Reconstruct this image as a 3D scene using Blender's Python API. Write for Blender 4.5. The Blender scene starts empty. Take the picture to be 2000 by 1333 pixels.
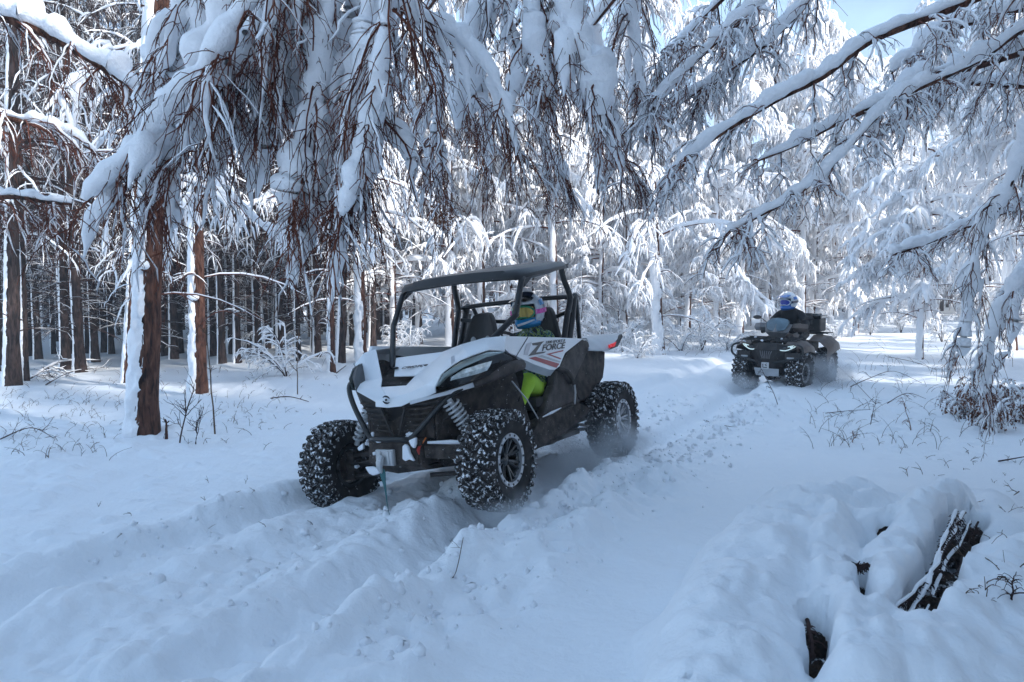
import bpy, bmesh, math, random
import numpy as np
from math import sin, cos, pi, radians, atan, atan2, sqrt
from mathutils import Vector, Matrix

random.seed(7)
rng = np.random.default_rng(11)
scene = bpy.context.scene

# ------------------------------------------------------------------ camera, world, sun, exposure
CAM = Vector((0.0, 0.0, 1.75))
PITCH = atan(101.5 / 1450.0)
cam_d = bpy.data.cameras.new('camera')
cam_d.sensor_width = 36.0
cam_d.lens = 1450.0 / 2000.0 * 36.0
cam_d.clip_end = 1500.0
cam_d.clip_start = 0.05
cam_o = bpy.data.objects.new('camera', cam_d)
scene.collection.objects.link(cam_o)
cam_o.location = CAM
cam_o.rotation_euler = (pi / 2 - PITCH, 0, 0)
scene.camera = cam_o

SUN_TO = Vector((0.66, -0.42, 0.50)).normalized()
SUN_EL = math.asin(SUN_TO.z)
SUN_AZ = atan2(SUN_TO.x, SUN_TO.y)
world = bpy.data.worlds.new('World')
scene.world = world
world.use_nodes = True
wn = world.node_tree
bgn = wn.nodes['Background']
sky = wn.nodes.new('ShaderNodeTexSky')
sky.sky_type = 'NISHITA'
sky.sun_disc = False
sky.sun_elevation = SUN_EL
sky.sun_rotation = SUN_AZ
sky.air_density = 1.0
sky.dust_density = 1.5
sky.ozone_density = 1.5
# thin bright winter cloud over the blue
tcw = wn.nodes.new('ShaderNodeTexCoord')
mpw = wn.nodes.new('ShaderNodeMapping')
mpw.inputs['Scale'].default_value = (1.6, 1.6, 3.2)
nzw = wn.nodes.new('ShaderNodeTexNoise')
nzw.inputs['Scale'].default_value = 1.7
nzw.inputs['Detail'].default_value = 6
rpw = wn.nodes.new('ShaderNodeValToRGB')
rpw.color_ramp.elements[0].position = 0.42
rpw.color_ramp.elements[1].position = 0.62
rpw.color_ramp.elements[0].color = (0.12, 0.12, 0.12, 1)
rpw.color_ramp.elements[1].color = (0.75, 0.75, 0.75, 1)
mxw = wn.nodes.new('ShaderNodeMix')
mxw.data_type = 'RGBA'
mxw.inputs[7].default_value = (4.2, 6.3, 8.4, 1)
wn.links.new(tcw.outputs['Generated'], mpw.inputs[0])
wn.links.new(mpw.outputs[0], nzw.inputs['Vector'])
wn.links.new(nzw.outputs['Fac'], rpw.inputs[0])
wn.links.new(rpw.outputs[0], mxw.inputs[0])
wn.links.new(sky.outputs[0], mxw.inputs[6])
tnt = wn.nodes.new('ShaderNodeMix')
tnt.data_type = 'RGBA'
tnt.blend_type = 'MULTIPLY'
tnt.inputs[0].default_value = 1.0
tnt.inputs[7].default_value = (0.90, 1.0, 1.12, 1)
wn.links.new(mxw.outputs[2], tnt.inputs[6])
wn.links.new(tnt.outputs[2], bgn.inputs[0])
bgn.inputs[1].default_value = 0.12

sun_d = bpy.data.lights.new('sun', 'SUN')
sun_d.energy = 5.0
sun_d.angle = radians(4)
sun_d.color = (1.0, 0.97, 0.93)
sun_o = bpy.data.objects.new('sun', sun_d)
scene.collection.objects.link(sun_o)
sun_o.rotation_euler = SUN_TO.to_track_quat('Z', 'Y').to_euler()
sun_o.location = SUN_TO * 40

vs = scene.view_settings
vs.view_transform = 'Standard'
vs.look = 'None'
vs.gamma = 1.0
vs.use_curve_mapping = False
vs.exposure = 0.6
try:
    scene.cycles.use_denoising = True
    scene.cycles.max_bounces = 8
    scene.cycles.diffuse_bounces = 6
    scene.cycles.glossy_bounces = 2
    scene.cycles.transmission_bounces = 4
    scene.cycles.volume_bounces = 1
    scene.cycles.caustics_reflective = False
    scene.cycles.caustics_refractive = False
    scene.cycles.sample_clamp_indirect = 4.0
except Exception:
    pass

# ------------------------------------------------------------------ helpers
FW = Vector((0, cos(PITCH), -sin(PITCH)))
UPV = Vector((0, sin(PITCH), cos(PITCH)))
RT = Vector((1, 0, 0))


def at(px, py, d):
    """a point seen at pixel px,py of the 2000x1333 photograph, d metres ahead"""
    return CAM + (FW + RT * ((px - 1000.0) / 1450.0) - UPV * ((py - 666.5) / 1450.0)) * d


def link(o, parent=None):
    scene.collection.objects.link(o)
    if parent is not None:
        o.parent = parent
    return o


def tag(o, label=None, cat=None, group=None, kind=None):
    if label:
        o['label'] = label
    if cat:
        o['category'] = cat
    if group:
        o['group'] = group
    if kind:
        o['kind'] = kind
    return o


def empty(name, loc=(0, 0, 0), parent=None):
    o = bpy.data.objects.new(name, None)
    o.location = loc
    o.empty_display_size = 0.2
    return link(o, parent)


def mesh_np(name, V, Q, mats, smooth=True, mat_idx=None):
    """V (n,3) array, Q (m,3|4) array or list of arrays"""
    me = bpy.data.meshes.new(name)
    Qs = Q if isinstance(Q, list) else [Q]
    Qs = [q for q in Qs if len(q)]
    nl = sum(q.size for q in Qs)
    npoly = sum(len(q) for q in Qs)
    me.vertices.add(len(V))
    me.vertices.foreach_set('co', np.ascontiguousarray(V, dtype=np.float32).ravel())
    me.loops.add(nl)
    me.loops.foreach_set('vertex_index', np.concatenate([q.ravel() for q in Qs]).astype(np.int32))
    me.polygons.add(npoly)
    sizes = np.concatenate([np.full(len(q), q.shape[1]) for q in Qs])
    starts = np.concatenate([[0], np.cumsum(sizes)[:-1]])
    me.polygons.foreach_set('loop_start', starts.astype(np.int32))
    me.polygons.foreach_set('use_smooth', np.full(npoly, bool(smooth)))
    if mat_idx is not None:
        me.polygons.foreach_set('material_index', mat_idx.astype(np.int32))
    me.update(calc_edges=True)
    me.validate()
    for m in (mats if isinstance(mats, (list, tuple)) else [mats]):
        me.materials.append(m)
    return me


def obj(name, me, parent=None):
    return link(bpy.data.objects.new(name, me), parent)


class MB:
    """collects shapes and links them as one mesh object"""
    def __init__(self):
        self.v = []
        self.f = []

    def add(self, vs_, fs_):
        b = len(self.v)
        self.v.extend([tuple(p) for p in vs_])
        self.f.extend([tuple(i + b for i in f) for f in fs_])

    def box(self, c, s, rot=None):
        c = Vector(c)
        hx, hy, hz = s[0] / 2, s[1] / 2, s[2] / 2
        P = [Vector((x, y, z)) for x in (-hx, hx) for y in (-hy, hy) for z in (-hz, hz)]
        if rot is not None:
            P = [rot @ p for p in P]
        self.add([p + c for p in P], [(0, 1, 3, 2), (4, 6, 7, 5), (0, 4, 5, 1), (2, 3, 7, 6), (0, 2, 6, 4), (1, 5, 7, 3)])

    def tube(self, pts, r, n=8, cap=True, smooth_n=0):
        P = [Vector(p) for p in pts]
        if smooth_n:
            P = catmull(P, smooth_n)
        K = len(P)
        R = [r] * K if not hasattr(r, '__len__') else list(np.interp(np.linspace(0, 1, K), np.linspace(0, 1, len(r)), r))
        vs_, fs_ = [], []
        u = None
        for i in range(K):
            t = (P[min(i + 1, K - 1)] - P[max(i - 1, 0)])
            if t.length < 1e-9:
                t = Vector((0, 0, 1))
            t.normalize()
            if u is None:
                a = Vector((0, 0, 1)) if abs(t.z) < 0.9 else Vector((1, 0, 0))
                u = t.cross(a).normalized()
            else:
                u = (u - t * u.dot(t)).normalized()
            w = t.cross(u)
            for k in range(n):
                an = 2 * pi * k / n
                vs_.append(P[i] + (u * cos(an) + w * sin(an)) * R[i])
        for i in range(K - 1):
            for k in range(n):
                a, b = i * n + k, i * n + (k + 1) % n
                fs_.append((a, b, b + n, a + n))
        if cap:
            fs_.append(tuple(range(n))[::-1])
            fs_.append(tuple((K - 1) * n + k for k in range(n)))
        self.add(vs_, fs_)

    def prism(self, pts, d):
        """closed polygon pts extruded by vector d"""
        P = [Vector(p) for p in pts]
        d = Vector(d)
        n = len(P)
        self.add(P + [p + d for p in P], [tuple(range(n))[::-1], tuple(range(n, 2 * n))] +
                 [(i, (i + 1) % n, (i + 1) % n + n, i + n) for i in range(n)])

    def grid(self, rows, thick=None):
        """rows of points; thick: vector for a second skin"""
        nr, nc = len(rows), len(rows[0])
        top = [Vector(p) for r in rows for p in r]
        F = [(i * nc + j, i * nc + j + 1, (i + 1) * nc + j + 1, (i + 1) * nc + j) for i in range(nr - 1) for j in range(nc - 1)]
        if thick is None:
            self.add(top, F)
            return
        t = Vector(thick)
        n = nr * nc
        F2 = [tuple(k + n for k in f[::-1]) for f in F]
        ring = [j for j in range(nc)] + [i * nc + nc - 1 for i in range(1, nr)] + [(nr - 1) * nc + j for j in range(nc - 2, -1, -1)] + [i * nc for i in range(nr - 2, 0, -1)]
        F3 = [(ring[i], ring[i] + n, ring[(i + 1) % len(ring)] + n, ring[(i + 1) % len(ring)]) for i in range(len(ring))]
        self.add(top + [p + t for p in top], F + F2 + F3)

    def lathe(self, prof, n=32, axis='y', c=(0, 0, 0), close=False):
        """prof: (radius, along) pairs"""
        c = Vector(c)
        vs_ = []
        for (r, a) in prof:
            for k in range(n):
                an = 2 * pi * k / n
                if axis == 'y':
                    vs_.append(c + Vector((r * cos(an), a, r * sin(an))))
                elif axis == 'z':
                    vs_.append(c + Vector((r * cos(an), r * sin(an), a)))
                else:
                    vs_.append(c + Vector((a, r * cos(an), r * sin(an))))
        m = len(prof)
        fs_ = []
        for i in range(m if close else m - 1):
            for k in range(n):
                j = (i + 1) % m
                fs_.append((i * n + k, i * n + (k + 1) % n, j * n + (k + 1) % n, j * n + k))
        self.add(vs_, fs_)

    def ball(self, c, r, n=12, m=8, jit=0.0, squash=(1, 1, 1)):
        c = Vector(c)
        vs_ = []
        for i in range(m + 1):
            th = pi * i / m
            for k in range(n):
                an = 2 * pi * k / n
                j = 1 + jit * (random.random() - 0.5)
                vs_.append(c + Vector((sin(th) * cos(an) * squash[0], sin(th) * sin(an) * squash[1], cos(th) * squash[2])) * r * j)
        fs_ = [(i * n + k, i * n + (k + 1) % n, (i + 1) * n + (k + 1) % n, (i + 1) * n + k) for i in range(m) for k in range(n)]
        self.add(vs_, fs_)

    def mirror_y(self):
        m = MB()
        m.v = [(x, -y, z) for (x, y, z) in self.v]
        m.f = [f[::-1] for f in self.f]
        return m

    def build(self, name, mat, parent=None, smooth=True, bevel=0.0, subsurf=0, merge=True):
        me = bpy.data.meshes.new(name)
        me.from_pydata(self.v, [], self.f)
        bm = bmesh.new()
        bm.from_mesh(me)
        if merge:
            bmesh.ops.remove_doubles(bm, verts=bm.verts, dist=1e-5)
        bmesh.ops.recalc_face_normals(bm, faces=bm.faces)
        for f in bm.faces:
            f.smooth = smooth
        if smooth:
            for e in bm.edges:
                if len(e.link_faces) == 2 and e.calc_face_angle(0) > 0.7:
                    e.smooth = False
        bm.to_mesh(me)
        bm.free()
        for m in (mat if isinstance(mat, (list, tuple)) else [mat]):
            me.materials.append(m)
        o = obj(name, me, parent)
        if bevel:
            b = o.modifiers.new('bevel', 'BEVEL')
            b.width = bevel
            b.segments = 2
            b.limit_method = 'ANGLE'
            b.angle_limit = radians(35)
        if subsurf:
            s = o.modifiers.new('sub', 'SUBSURF')
            s.levels = s.render_levels = subsurf
        return o


def catmull(P, n):
    out = []
    for i in range(len(P) - 1):
        p0, p1, p2, p3 = P[max(i - 1, 0)], P[i], P[i + 1], P[min(i + 2, len(P) - 1)]
        for k in range(n):
            t = k / n
            out.append(0.5 * ((2 * p1) + (p2 - p0) * t + (2 * p0 - 5 * p1 + 4 * p2 - p3) * t * t + (3 * p1 - p0 - 3 * p2 + p3) * t ** 3))
    out.append(P[-1])
    return out


# vectorised value noise -------------------------------------------------
def _hash(ix, iy, iz):
    h = (ix.astype(np.int64) * 374761393 + iy.astype(np.int64) * 668265263 + iz.astype(np.int64) * 2147483647 + 144269) & 0xffffffff
    h = ((h ^ (h >> 13)) * 1274126177) & 0xffffffff
    h = ((h ^ (h >> 16)) * 2246822519) & 0xffffffff
    return ((h ^ (h >> 15)) & 0xffffff) / float(0xffffff)


def noise2(x, y, seed=0):
    ix, iy = np.floor(x), np.floor(y)
    fx, fy = x - ix, y - iy
    fx = fx * fx * fx * (fx * (fx * 6 - 15) + 10)
    fy = fy * fy * fy * (fy * (fy * 6 - 15) + 10)
    s = np.full_like(ix, seed)
    a, b = _hash(ix, iy, s), _hash(ix + 1, iy, s)
    c, d = _hash(ix, iy + 1, s), _hash(ix + 1, iy + 1, s)
    return (a + (b - a) * fx + (c - a) * fy + (a - b - c + d) * fx * fy) * 2 - 1


def noise3(p, scale, seed=0):
    x, y, z = p[..., 0] * scale + seed * 7.31, p[..., 1] * scale + seed * 3.17, p[..., 2] * scale
    ix, iy, iz = np.floor(x), np.floor(y), np.floor(z)
    fx, fy, fz = x - ix, y - iy, z - iz
    fx, fy, fz = [f * f * (3 - 2 * f) for f in (fx, fy, fz)]
    o = 0
    for dx in (0, 1):
        for dy in (0, 1):
            for dz in (0, 1):
                w = (fx if dx else 1 - fx) * (fy if dy else 1 - fy) * (fz if dz else 1 - fz)
                o = o + w * _hash(ix + dx, iy + dy, iz + dz)
    return o * 2 - 1


def fbm2(x, y, octs, seed=0, gain=0.5):
    o, a, t = 0, 1.0, 0
    for k in range(octs):
        c, s = cos(k * 0.7), sin(k * 0.7)
        o = o + a * noise2((x * c - y * s) * 2 ** k + 17.3 * k, (x * s + y * c) * 2 ** k - 9.1 * k, seed + k)
        t += a
        a *= gain
    return o / t


# batches of tubes ---------------------------------------------------------
def tubes(P, R, S=3, jitter=0.0, nscale=6.0, flat=1.0, closed_tip=True, seed=0):
    """P (N,K,3), R (N,K) -> V, Q"""
    N, K, _ = P.shape
    if N == 0:
        return np.zeros((0, 3)), np.zeros((0, 4), int)
    T = np.empty_like(P)
    T[:, 1:-1] = P[:, 2:] - P[:, :-2]
    T[:, 0] = P[:, 1] - P[:, 0]
    T[:, -1] = P[:, -1] - P[:, -2]
    T /= np.maximum(np.linalg.norm(T, axis=2, keepdims=True), 1e-9)
    ref = np.zeros_like(T)
    ref[..., 2] = 1
    U = np.cross(T, ref)
    n = np.linalg.norm(U, axis=2, keepdims=True)
    alt = np.zeros_like(T)
    alt[..., 0] = 1
    U2 = np.cross(T, alt)
    U = np.where(n > 0.12, U / np.maximum(n, 1e-9), U2 / np.maximum(np.linalg.norm(U2, axis=2, keepdims=True), 1e-9))
    W = np.cross(U, T)
    an = 2 * pi * np.arange(S) / S
    V = P[:, :, None, :] + R[:, :, None, None] * (U[:, :, None, :] * np.cos(an)[None, None, :, None] + W[:, :, None, :] * np.sin(an)[None, None, :, None] * flat)
    if jitter:
        nn = noise3(V, nscale, seed) + 0.5 * noise3(V, nscale * 2.3, seed + 3)
        V = P[:, :, None, :] + (V - P[:, :, None, :]) * (1 + jitter * nn[..., None])
    idx = np.arange(N * K * S).reshape(N, K, S)
    nx = np.roll(idx, -1, axis=2)
    Q = np.stack([idx[:, :-1], nx[:, :-1], nx[:, 1:], idx[:, 1:]], axis=-1).reshape(-1, 4)
    return V.reshape(-1, 3), Q


class Batch:
    def __init__(self):
        self.V, self.Q, self.n = [], [], 0

    def add(self, vq):
        V, Q = vq
        if len(V) == 0:
            return
        self.V.append(V)
        self.Q.append(Q + self.n)
        self.n += len(V)

    def mesh(self, name, mat, smooth=True):
        V = np.concatenate(self.V)
        self.V, Q = [], self.Q
        return mesh_np(name, V, np.concatenate(Q), mat, smooth)


def kids(P, m, L, K=5, spread=1.0, grav=0.5, tmin=0.1, tmax=1.0, wig=0.1, r=None, side3d=0.4, taperL=0.5):
    """side shoots: m per parent polyline. L length (scalar); grav: how much they hang"""
    N, K0, _ = P.shape
    r = r or rng
    t = r.uniform(tmin, tmax, (N, m))
    s = t * (K0 - 1)
    i = np.minimum(s.astype(int), K0 - 2)
    f = (s - i)[..., None]
    nidx = np.arange(N)[:, None]
    base = P[nidx, i] * (1 - f) + P[nidx, i + 1] * f
    T = P[nidx, i + 1] - P[nidx, i]
    T /= np.maximum(np.linalg.norm(T, axis=2, keepdims=True), 1e-9)
    up = np.zeros_like(T)
    up[..., 2] = 1
    side = np.cross(T, up)
    side /= np.maximum(np.linalg.norm(side, axis=2, keepdims=True), 1e-3)
    sg = np.where(r.random((N, m, 1)) < 0.5, -1.0, 1.0)
    rnd = r.normal(0, side3d, (N, m, 3))
    a = r.uniform(0.5, 1.2, (N, m, 1)) * spread
    D = T * np.cos(a) + side * sg * np.sin(a) + rnd
    D /= np.maximum(np.linalg.norm(D, axis=2, keepdims=True), 1e-9)
    Ls = L * r.uniform(0.55, 1.25, (N, m, 1)) * (1 - taperL * t[..., None])
    u = np.linspace(0, 1, K)[None, None, :, None]
    g = np.array([0, 0, -1.0])
    C = base[:, :, None, :] + D[:, :, None, :] * (Ls[:, :, None, :] * u * (1 - 0.35 * grav * u)) + g * (Ls[:, :, None, :] * grav * u * u)
    C = C + r.normal(0, 1, C.shape) * (wig * L * 0.12) * u
    return C.reshape(N * m, K, 3)


def rad(N, K, r0, r1, var=0.25, r=None):
    r = r or rng
    u = np.linspace(0, 1, K)[None, :]
    return (r0 * (1 - u) + r1 * u) * r.uniform(1 - var, 1 + var, (N, 1))


def snow_on(P, r0, r1, lift=0.8, gap=0.0, var=0.35, r=None, ends=True):
    """offset centre lines and radii for snow lying on P"""
    r = r or rng
    N, K, _ = P.shape
    R = rad(N, K, r0, r1, var, r)
    if ends:
        R = R * np.minimum(1, np.minimum(np.linspace(0.25, 3.2, K), np.linspace(3.2, 0.25, K)))[None, :]
    if gap:
        keep = r.random(N) > gap
        P, R = P[keep], R[keep]
    Q = P.copy()
    Q[..., 2] += R * lift
    return Q, R


# ------------------------------------------------------------------ materials
def mat(name, col, rough=0.6, metal=0.0, spec=0.5, bump=0.0, bscale=40.0, var=0.0, vscale=6.0, var_col=None,
        snow=0.0, snow_scale=14.0, coat=0.0, emit=None, emit_s=0.0, detail=5, sub=0.0):
    m = bpy.data.materials.new(name)
    m.use_nodes = True
    nt = m.node_tree
    b = nt.nodes['Principled BSDF']
    b.inputs['Base Color'].default_value = (*col, 1)
    b.inputs['Roughness'].default_value = rough
    b.inputs['Metallic'].default_value = metal
    b.inputs['Specular IOR Level'].default_value = spec
    b.inputs['Coat Weight'].default_value = coat
    if sub:
        b.inputs['Subsurface Weight'].default_value = sub
        b.inputs['Subsurface Radius'].default_value = (0.02, 0.03, 0.04)
    tc = nt.nodes.new('ShaderNodeTexCoord')
    out = None
    if var or var_col:
        n = nt.nodes.new('ShaderNodeTexNoise')
        n.inputs['Scale'].default_value = vscale
        n.inputs['Detail'].default_value = detail
        nt.links.new(tc.outputs['Object'], n.inputs['Vector'])
        rp = nt.nodes.new('ShaderNodeValToRGB')
        rp.color_ramp.elements[0].position = 0.35
        rp.color_ramp.elements[1].position = 0.68
        c2 = var_col or tuple(min(1, c * (1 + var)) for c in col)
        c1 = col if var_col else tuple(c * (1 - var) for c in col)
        rp.color_ramp.elements[0].color = (*c1, 1)
        rp.color_ramp.elements[1].color = (*c2, 1)
        nt.links.new(n.outputs['Fac'], rp.inputs[0])
        out = rp.outputs[0]
        nt.links.new(out, b.inputs['Base Color'])
    if snow:
        n2 = nt.nodes.new('ShaderNodeTexNoise')
        n2.inputs['Scale'].default_value = snow_scale
        n2.inputs['Detail'].default_value = 6
        n2.inputs['Roughness'].default_value = 0.65
        nt.links.new(tc.outputs['Object'], n2.inputs['Vector'])
        r2 = nt.nodes.new('ShaderNodeValToRGB')
        r2.color_ramp.elements[0].position = 0.72 - 0.3 * snow
        r2.color_ramp.elements[1].position = 0.80 - 0.3 * snow
        nt.links.new(n2.outputs['Fac'], r2.inputs[0])
        mx = nt.nodes.new('ShaderNodeMix')
        mx.data_type = 'RGBA'
        mx.inputs[6].default_value = (*col, 1)
        mx.inputs[7].default_value = (0.8, 0.82, 0.85, 1)
        if out:
            nt.links.new(out, mx.inputs[6])
        nt.links.new(r2.outputs[0], mx.inputs[0])
        nt.links.new(mx.outputs[2], b.inputs['Base Color'])
    if bump:
        n3 = nt.nodes.new('ShaderNodeTexNoise')
        n3.inputs['Scale'].default_value = bscale
        n3.inputs['Detail'].default_value = 6
        nt.links.new(tc.outputs['Object'], n3.inputs['Vector'])
        bp = nt.nodes.new('ShaderNodeBump')
        bp.inputs['Strength'].default_value = bump
        bp.inputs['Distance'].default_value = 0.02
        nt.links.new(n3.outputs['Fac'], bp.inputs['Height'])
        nt.links.new(bp.outputs[0], b.inputs['Normal'])
    if emit:
        b.inputs['Emission Color'].default_value = (*emit, 1)
        b.inputs['Emission Strength'].default_value = emit_s
    return m


def bark_mat(name, c1, c2, c3):
    m = bpy.data.materials.new(name)
    m.use_nodes = True
    nt = m.node_tree
    b = nt.nodes['Principled BSDF']
    b.inputs['Roughness'].default_value = 0.9
    b.inputs['Specular IOR Level'].default_value = 0.2
    tc = nt.nodes.new('ShaderNodeTexCoord')
    mp = nt.nodes.new('ShaderNodeMapping')
    mp.inputs['Scale'].default_value = (1, 1, 0.22)
    nt.links.new(tc.outputs['Object'], mp.inputs[0])
    v = nt.nodes.new('ShaderNodeTexVoronoi')
    v.inputs['Scale'].default_value = 26
    v.feature = 'DISTANCE_TO_EDGE'
    n = nt.nodes.new('ShaderNodeTexNoise')
    n.inputs['Scale'].default_value = 22
    n.inputs['Detail'].default_value = 8
    n.inputs['Distortion'].default_value = 0.6
    nt.links.new(mp.outputs[0], n.inputs['Vector'])
    nt.links.new(mp.outputs[0], v.inputs['Vector'])
    rp = nt.nodes.new('ShaderNodeValToRGB')
    e = rp.color_ramp.elements
    e[0].position = 0.34
    e[0].color = (*c1, 1)
    e[1].position = 0.7
    e[1].color = (*c3, 1)
    k = e.new(0.5)
    k.color = (*c2, 1)
    nt.links.new(n.outputs['Fac'], rp.inputs[0])
    nt.links.new(rp.outputs[0], b.inputs['Base Color'])
    mm = nt.nodes.new('ShaderNodeMath')
    mm.operation = 'ADD'
    rv = nt.nodes.new('ShaderNodeMath')
    rv.operation = 'MINIMUM'
    rv.inputs[1].default_value = 0.25
    nt.links.new(v.outputs['Distance'], rv.inputs[0])
    nt.links.new(rv.outputs[0], mm.inputs[0])
    nt.links.new(n.outputs['Fac'], mm.inputs[1])
    bp = nt.nodes.new('ShaderNodeBump')
    bp.inputs['Strength'].default_value = 0.9
    bp.inputs['Distance'].default_value = 0.03
    nt.links.new(mm.outputs[0], bp.inputs['Height'])
    nt.links.new(bp.outputs[0], b.inputs['Normal'])
    return m


M = {}
M['snow_ground'] = mat('snow_cover', (0.83, 0.86, 0.89), rough=0.6, spec=0.2, bump=0.55, bscale=22.0, detail=8)
M['snow'] = mat('snow', (0.83, 0.85, 0.88), rough=0.55, spec=0.25, bump=0.18, bscale=60.0, detail=8)
M['snow_tree'] = mat('snow_on_branches', (0.92, 0.93, 0.95), rough=0.6, spec=0.2, bump=0.55, bscale=42.0)
M['ice_clump'] = mat('packed_snow', (0.80, 0.82, 0.86), rough=0.5, spec=0.3, bump=0.4, bscale=50.0)
M['bark'] = bark_mat('larch_bark', (0.02, 0.011, 0.009), (0.085, 0.038, 0.026), (0.15, 0.075, 0.05))
M['bark_dark'] = bark_mat('dark_bark', (0.012, 0.01, 0.01), (0.04, 0.027, 0.024), (0.08, 0.055, 0.05))
M['twig'] = mat('larch_twig', (0.06, 0.017, 0.013), rough=0.8, spec=0.2, var_col=(0.20, 0.07, 0.04), vscale=5)
M['twig_dark'] = mat('dark_twig', (0.03, 0.018, 0.017), rough=0.85, spec=0.2, var_col=(0.07, 0.04, 0.035), vscale=4)
M['leaf_dry'] = mat('dry_leaf', (0.13, 0.05, 0.03), rough=0.85, spec=0.2, var_col=(0.24, 0.11, 0.06), vscale=20)
M['grass_dry'] = mat('dry_stalk', (0.13, 0.085, 0.05), rough=0.8, spec=0.2, var_col=(0.05, 0.03, 0.025), vscale=3)
M['pit_shade'] = mat('hollow_shade', (0.010, 0.008, 0.007), rough=0.95, spec=0.1, var_col=(0.04, 0.025, 0.018), vscale=30, snow=0.5, snow_scale=9, bump=0.8, bscale=30)  # near-black with snow specks, paints the shade inside the snow hollows
M['soil'] = mat('wet_soil', (0.05, 0.04, 0.035), rough=0.9, spec=0.1, var_col=(0.16, 0.14, 0.13), vscale=9)
M['white'] = mat('white_panel', (0.74, 0.77, 0.80), rough=0.3, spec=0.5, coat=0.3, var=0.03, vscale=3)
M['pale_grey'] = mat('pale_grey_panel', (0.42, 0.44, 0.46), rough=0.4, var=0.1, vscale=5)
M['grey'] = mat('grey_panel', (0.15, 0.15, 0.155), rough=0.55, var=0.2, vscale=8)
M['black'] = mat('dusty_black_plastic', (0.014, 0.013, 0.013), rough=0.62, spec=0.4, var_col=(0.045, 0.038, 0.035), vscale=9, bump=0.15, bscale=60, snow=0.18, snow_scale=60)
M['mud'] = mat('muddy_dark_plastic', (0.02, 0.016, 0.014), rough=0.75, spec=0.3, var_col=(0.075, 0.06, 0.052), vscale=14, bump=0.3, bscale=80, snow=0.24, snow_scale=45)
M['dust'] = mat('dusty_brown_plastic', (0.045, 0.037, 0.034), rough=0.7, spec=0.3, var_col=(0.10, 0.085, 0.078), vscale=10, bump=0.25, bscale=70, snow=0.2, snow_scale=45)
M['tube'] = mat('black_steel_tube', (0.011, 0.012, 0.013), rough=0.35, spec=0.5, snow=0.12, snow_scale=50)
M['roof'] = mat('black_roof_plastic', (0.012, 0.012, 0.013), rough=0.42, spec=0.5, var=0.3, vscale=4, snow=0.12, snow_scale=40)
M['gloss'] = mat('gloss_black', (0.01, 0.011, 0.012), rough=0.12, spec=0.6)
M['rubber'] = mat('tyre_rubber', (0.012, 0.013, 0.013), rough=0.85, spec=0.25, var_col=(0.05, 0.04, 0.036), vscale=12, snow=0.66, snow_scale=34)
M['rubber_side'] = mat('tyre_sidewall', (0.016, 0.015, 0.015), rough=0.85, spec=0.25, var_col=(0.045, 0.038, 0.035), vscale=12, snow=0.3, snow_scale=22)
M['rim_light'] = mat('bare_alloy', (0.42, 0.43, 0.45), rough=0.35, metal=0.6, snow=0.5, snow_scale=20)
M['steel'] = mat('steel_spring', (0.48, 0.49, 0.5), rough=0.4, metal=0.3, snow=0.3, snow_scale=40)
M['chrome'] = mat('bright_trim', (0.35, 0.40, 0.38), rough=0.12, metal=0.7)
M['lens'] = mat('lamp_lens', (0.72, 0.80, 0.78), rough=0.12, metal=0.2, spec=0.8, var=0.3, vscale=25)
M['red'] = mat('red_decal', (0.30, 0.012, 0.025), rough=0.35)
M['red_lens'] = mat('red_lens', (0.45, 0.03, 0.04), rough=0.15, emit=(1, 0.05, 0.06), emit_s=0.25)
M['ink'] = mat('black_decal', (0.012, 0.013, 0.016), rough=0.35)
M['grey_decal'] = mat('grey_decal', (0.5, 0.5, 0.53), rough=0.35)
M['orange'] = mat('orange_strap', (0.6, 0.16, 0.03), rough=0.6)
M['hook_red'] = mat('red_hook', (0.45, 0.03, 0.02), rough=0.5)
M['teal'] = mat('teal_strap', (0.015, 0.10, 0.11), rough=0.7)
M['green_cloth'] = mat('lime_trousers', (0.36, 0.60, 0.03), rough=0.75, bump=0.3, bscale=14, var=0.1, vscale=6)
M['seat'] = mat('seat_vinyl', (0.016, 0.015, 0.015), rough=0.6, bump=0.2, bscale=30, var_col=(0.032, 0.028, 0.028), vscale=8)
M['olive'] = mat('olive_brown_panel', (0.10, 0.075, 0.062), rough=0.5, var=0.25, vscale=8, snow=0.2, snow_scale=40)
M['screen'] = mat('tinted_windscreen', (0.10, 0.16, 0.20), rough=0.15, spec=0.6, var=0.3, vscale=4)
M['led'] = mat('lit_lamp', (0.8, 0.9, 0.9), rough=0.3, emit=(0.8, 1.0, 0.95), emit_s=0.25)
M['cloth_black'] = mat('black_jacket', (0.006, 0.006, 0.008), rough=0.8, bump=0.3, bscale=12)
M['blue'] = mat('blue_helmet_paint', (0.015, 0.12, 0.42), rough=0.25, coat=0.4)
M['blue_goggle'] = mat('blue_goggle_lens', (0.01, 0.03, 0.30), rough=0.08, spec=0.8)
M['helmet_white'] = mat('white_helmet_paint', (0.6, 0.65, 0.7), rough=0.25, var=0.15, vscale=20)
M['cyan'] = mat('cyan_helmet_paint', (0.01, 0.22, 0.50), rough=0.25, coat=0.4)
M['navy'] = mat('navy_helmet_paint', (0.008, 0.015, 0.05), rough=0.25, coat=0.4)
M['pink'] = mat('pink_goggle_strap', (0.75, 0.10, 0.42), rough=0.6, var=0.25, vscale=60)
M['amber'] = mat('amber_goggle_lens', (0.35, 0.25, 0.06), rough=0.08, metal=0.6)
M['green_trim'] = mat('green_goggle_trim', (0.02, 0.22, 0.12), rough=0.4)
M['skin'] = mat('skin', (0.45, 0.25, 0.18), rough=0.5)
M['plate'] = mat('white_number_plate', (0.6, 0.6, 0.6), rough=0.5)


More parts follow.
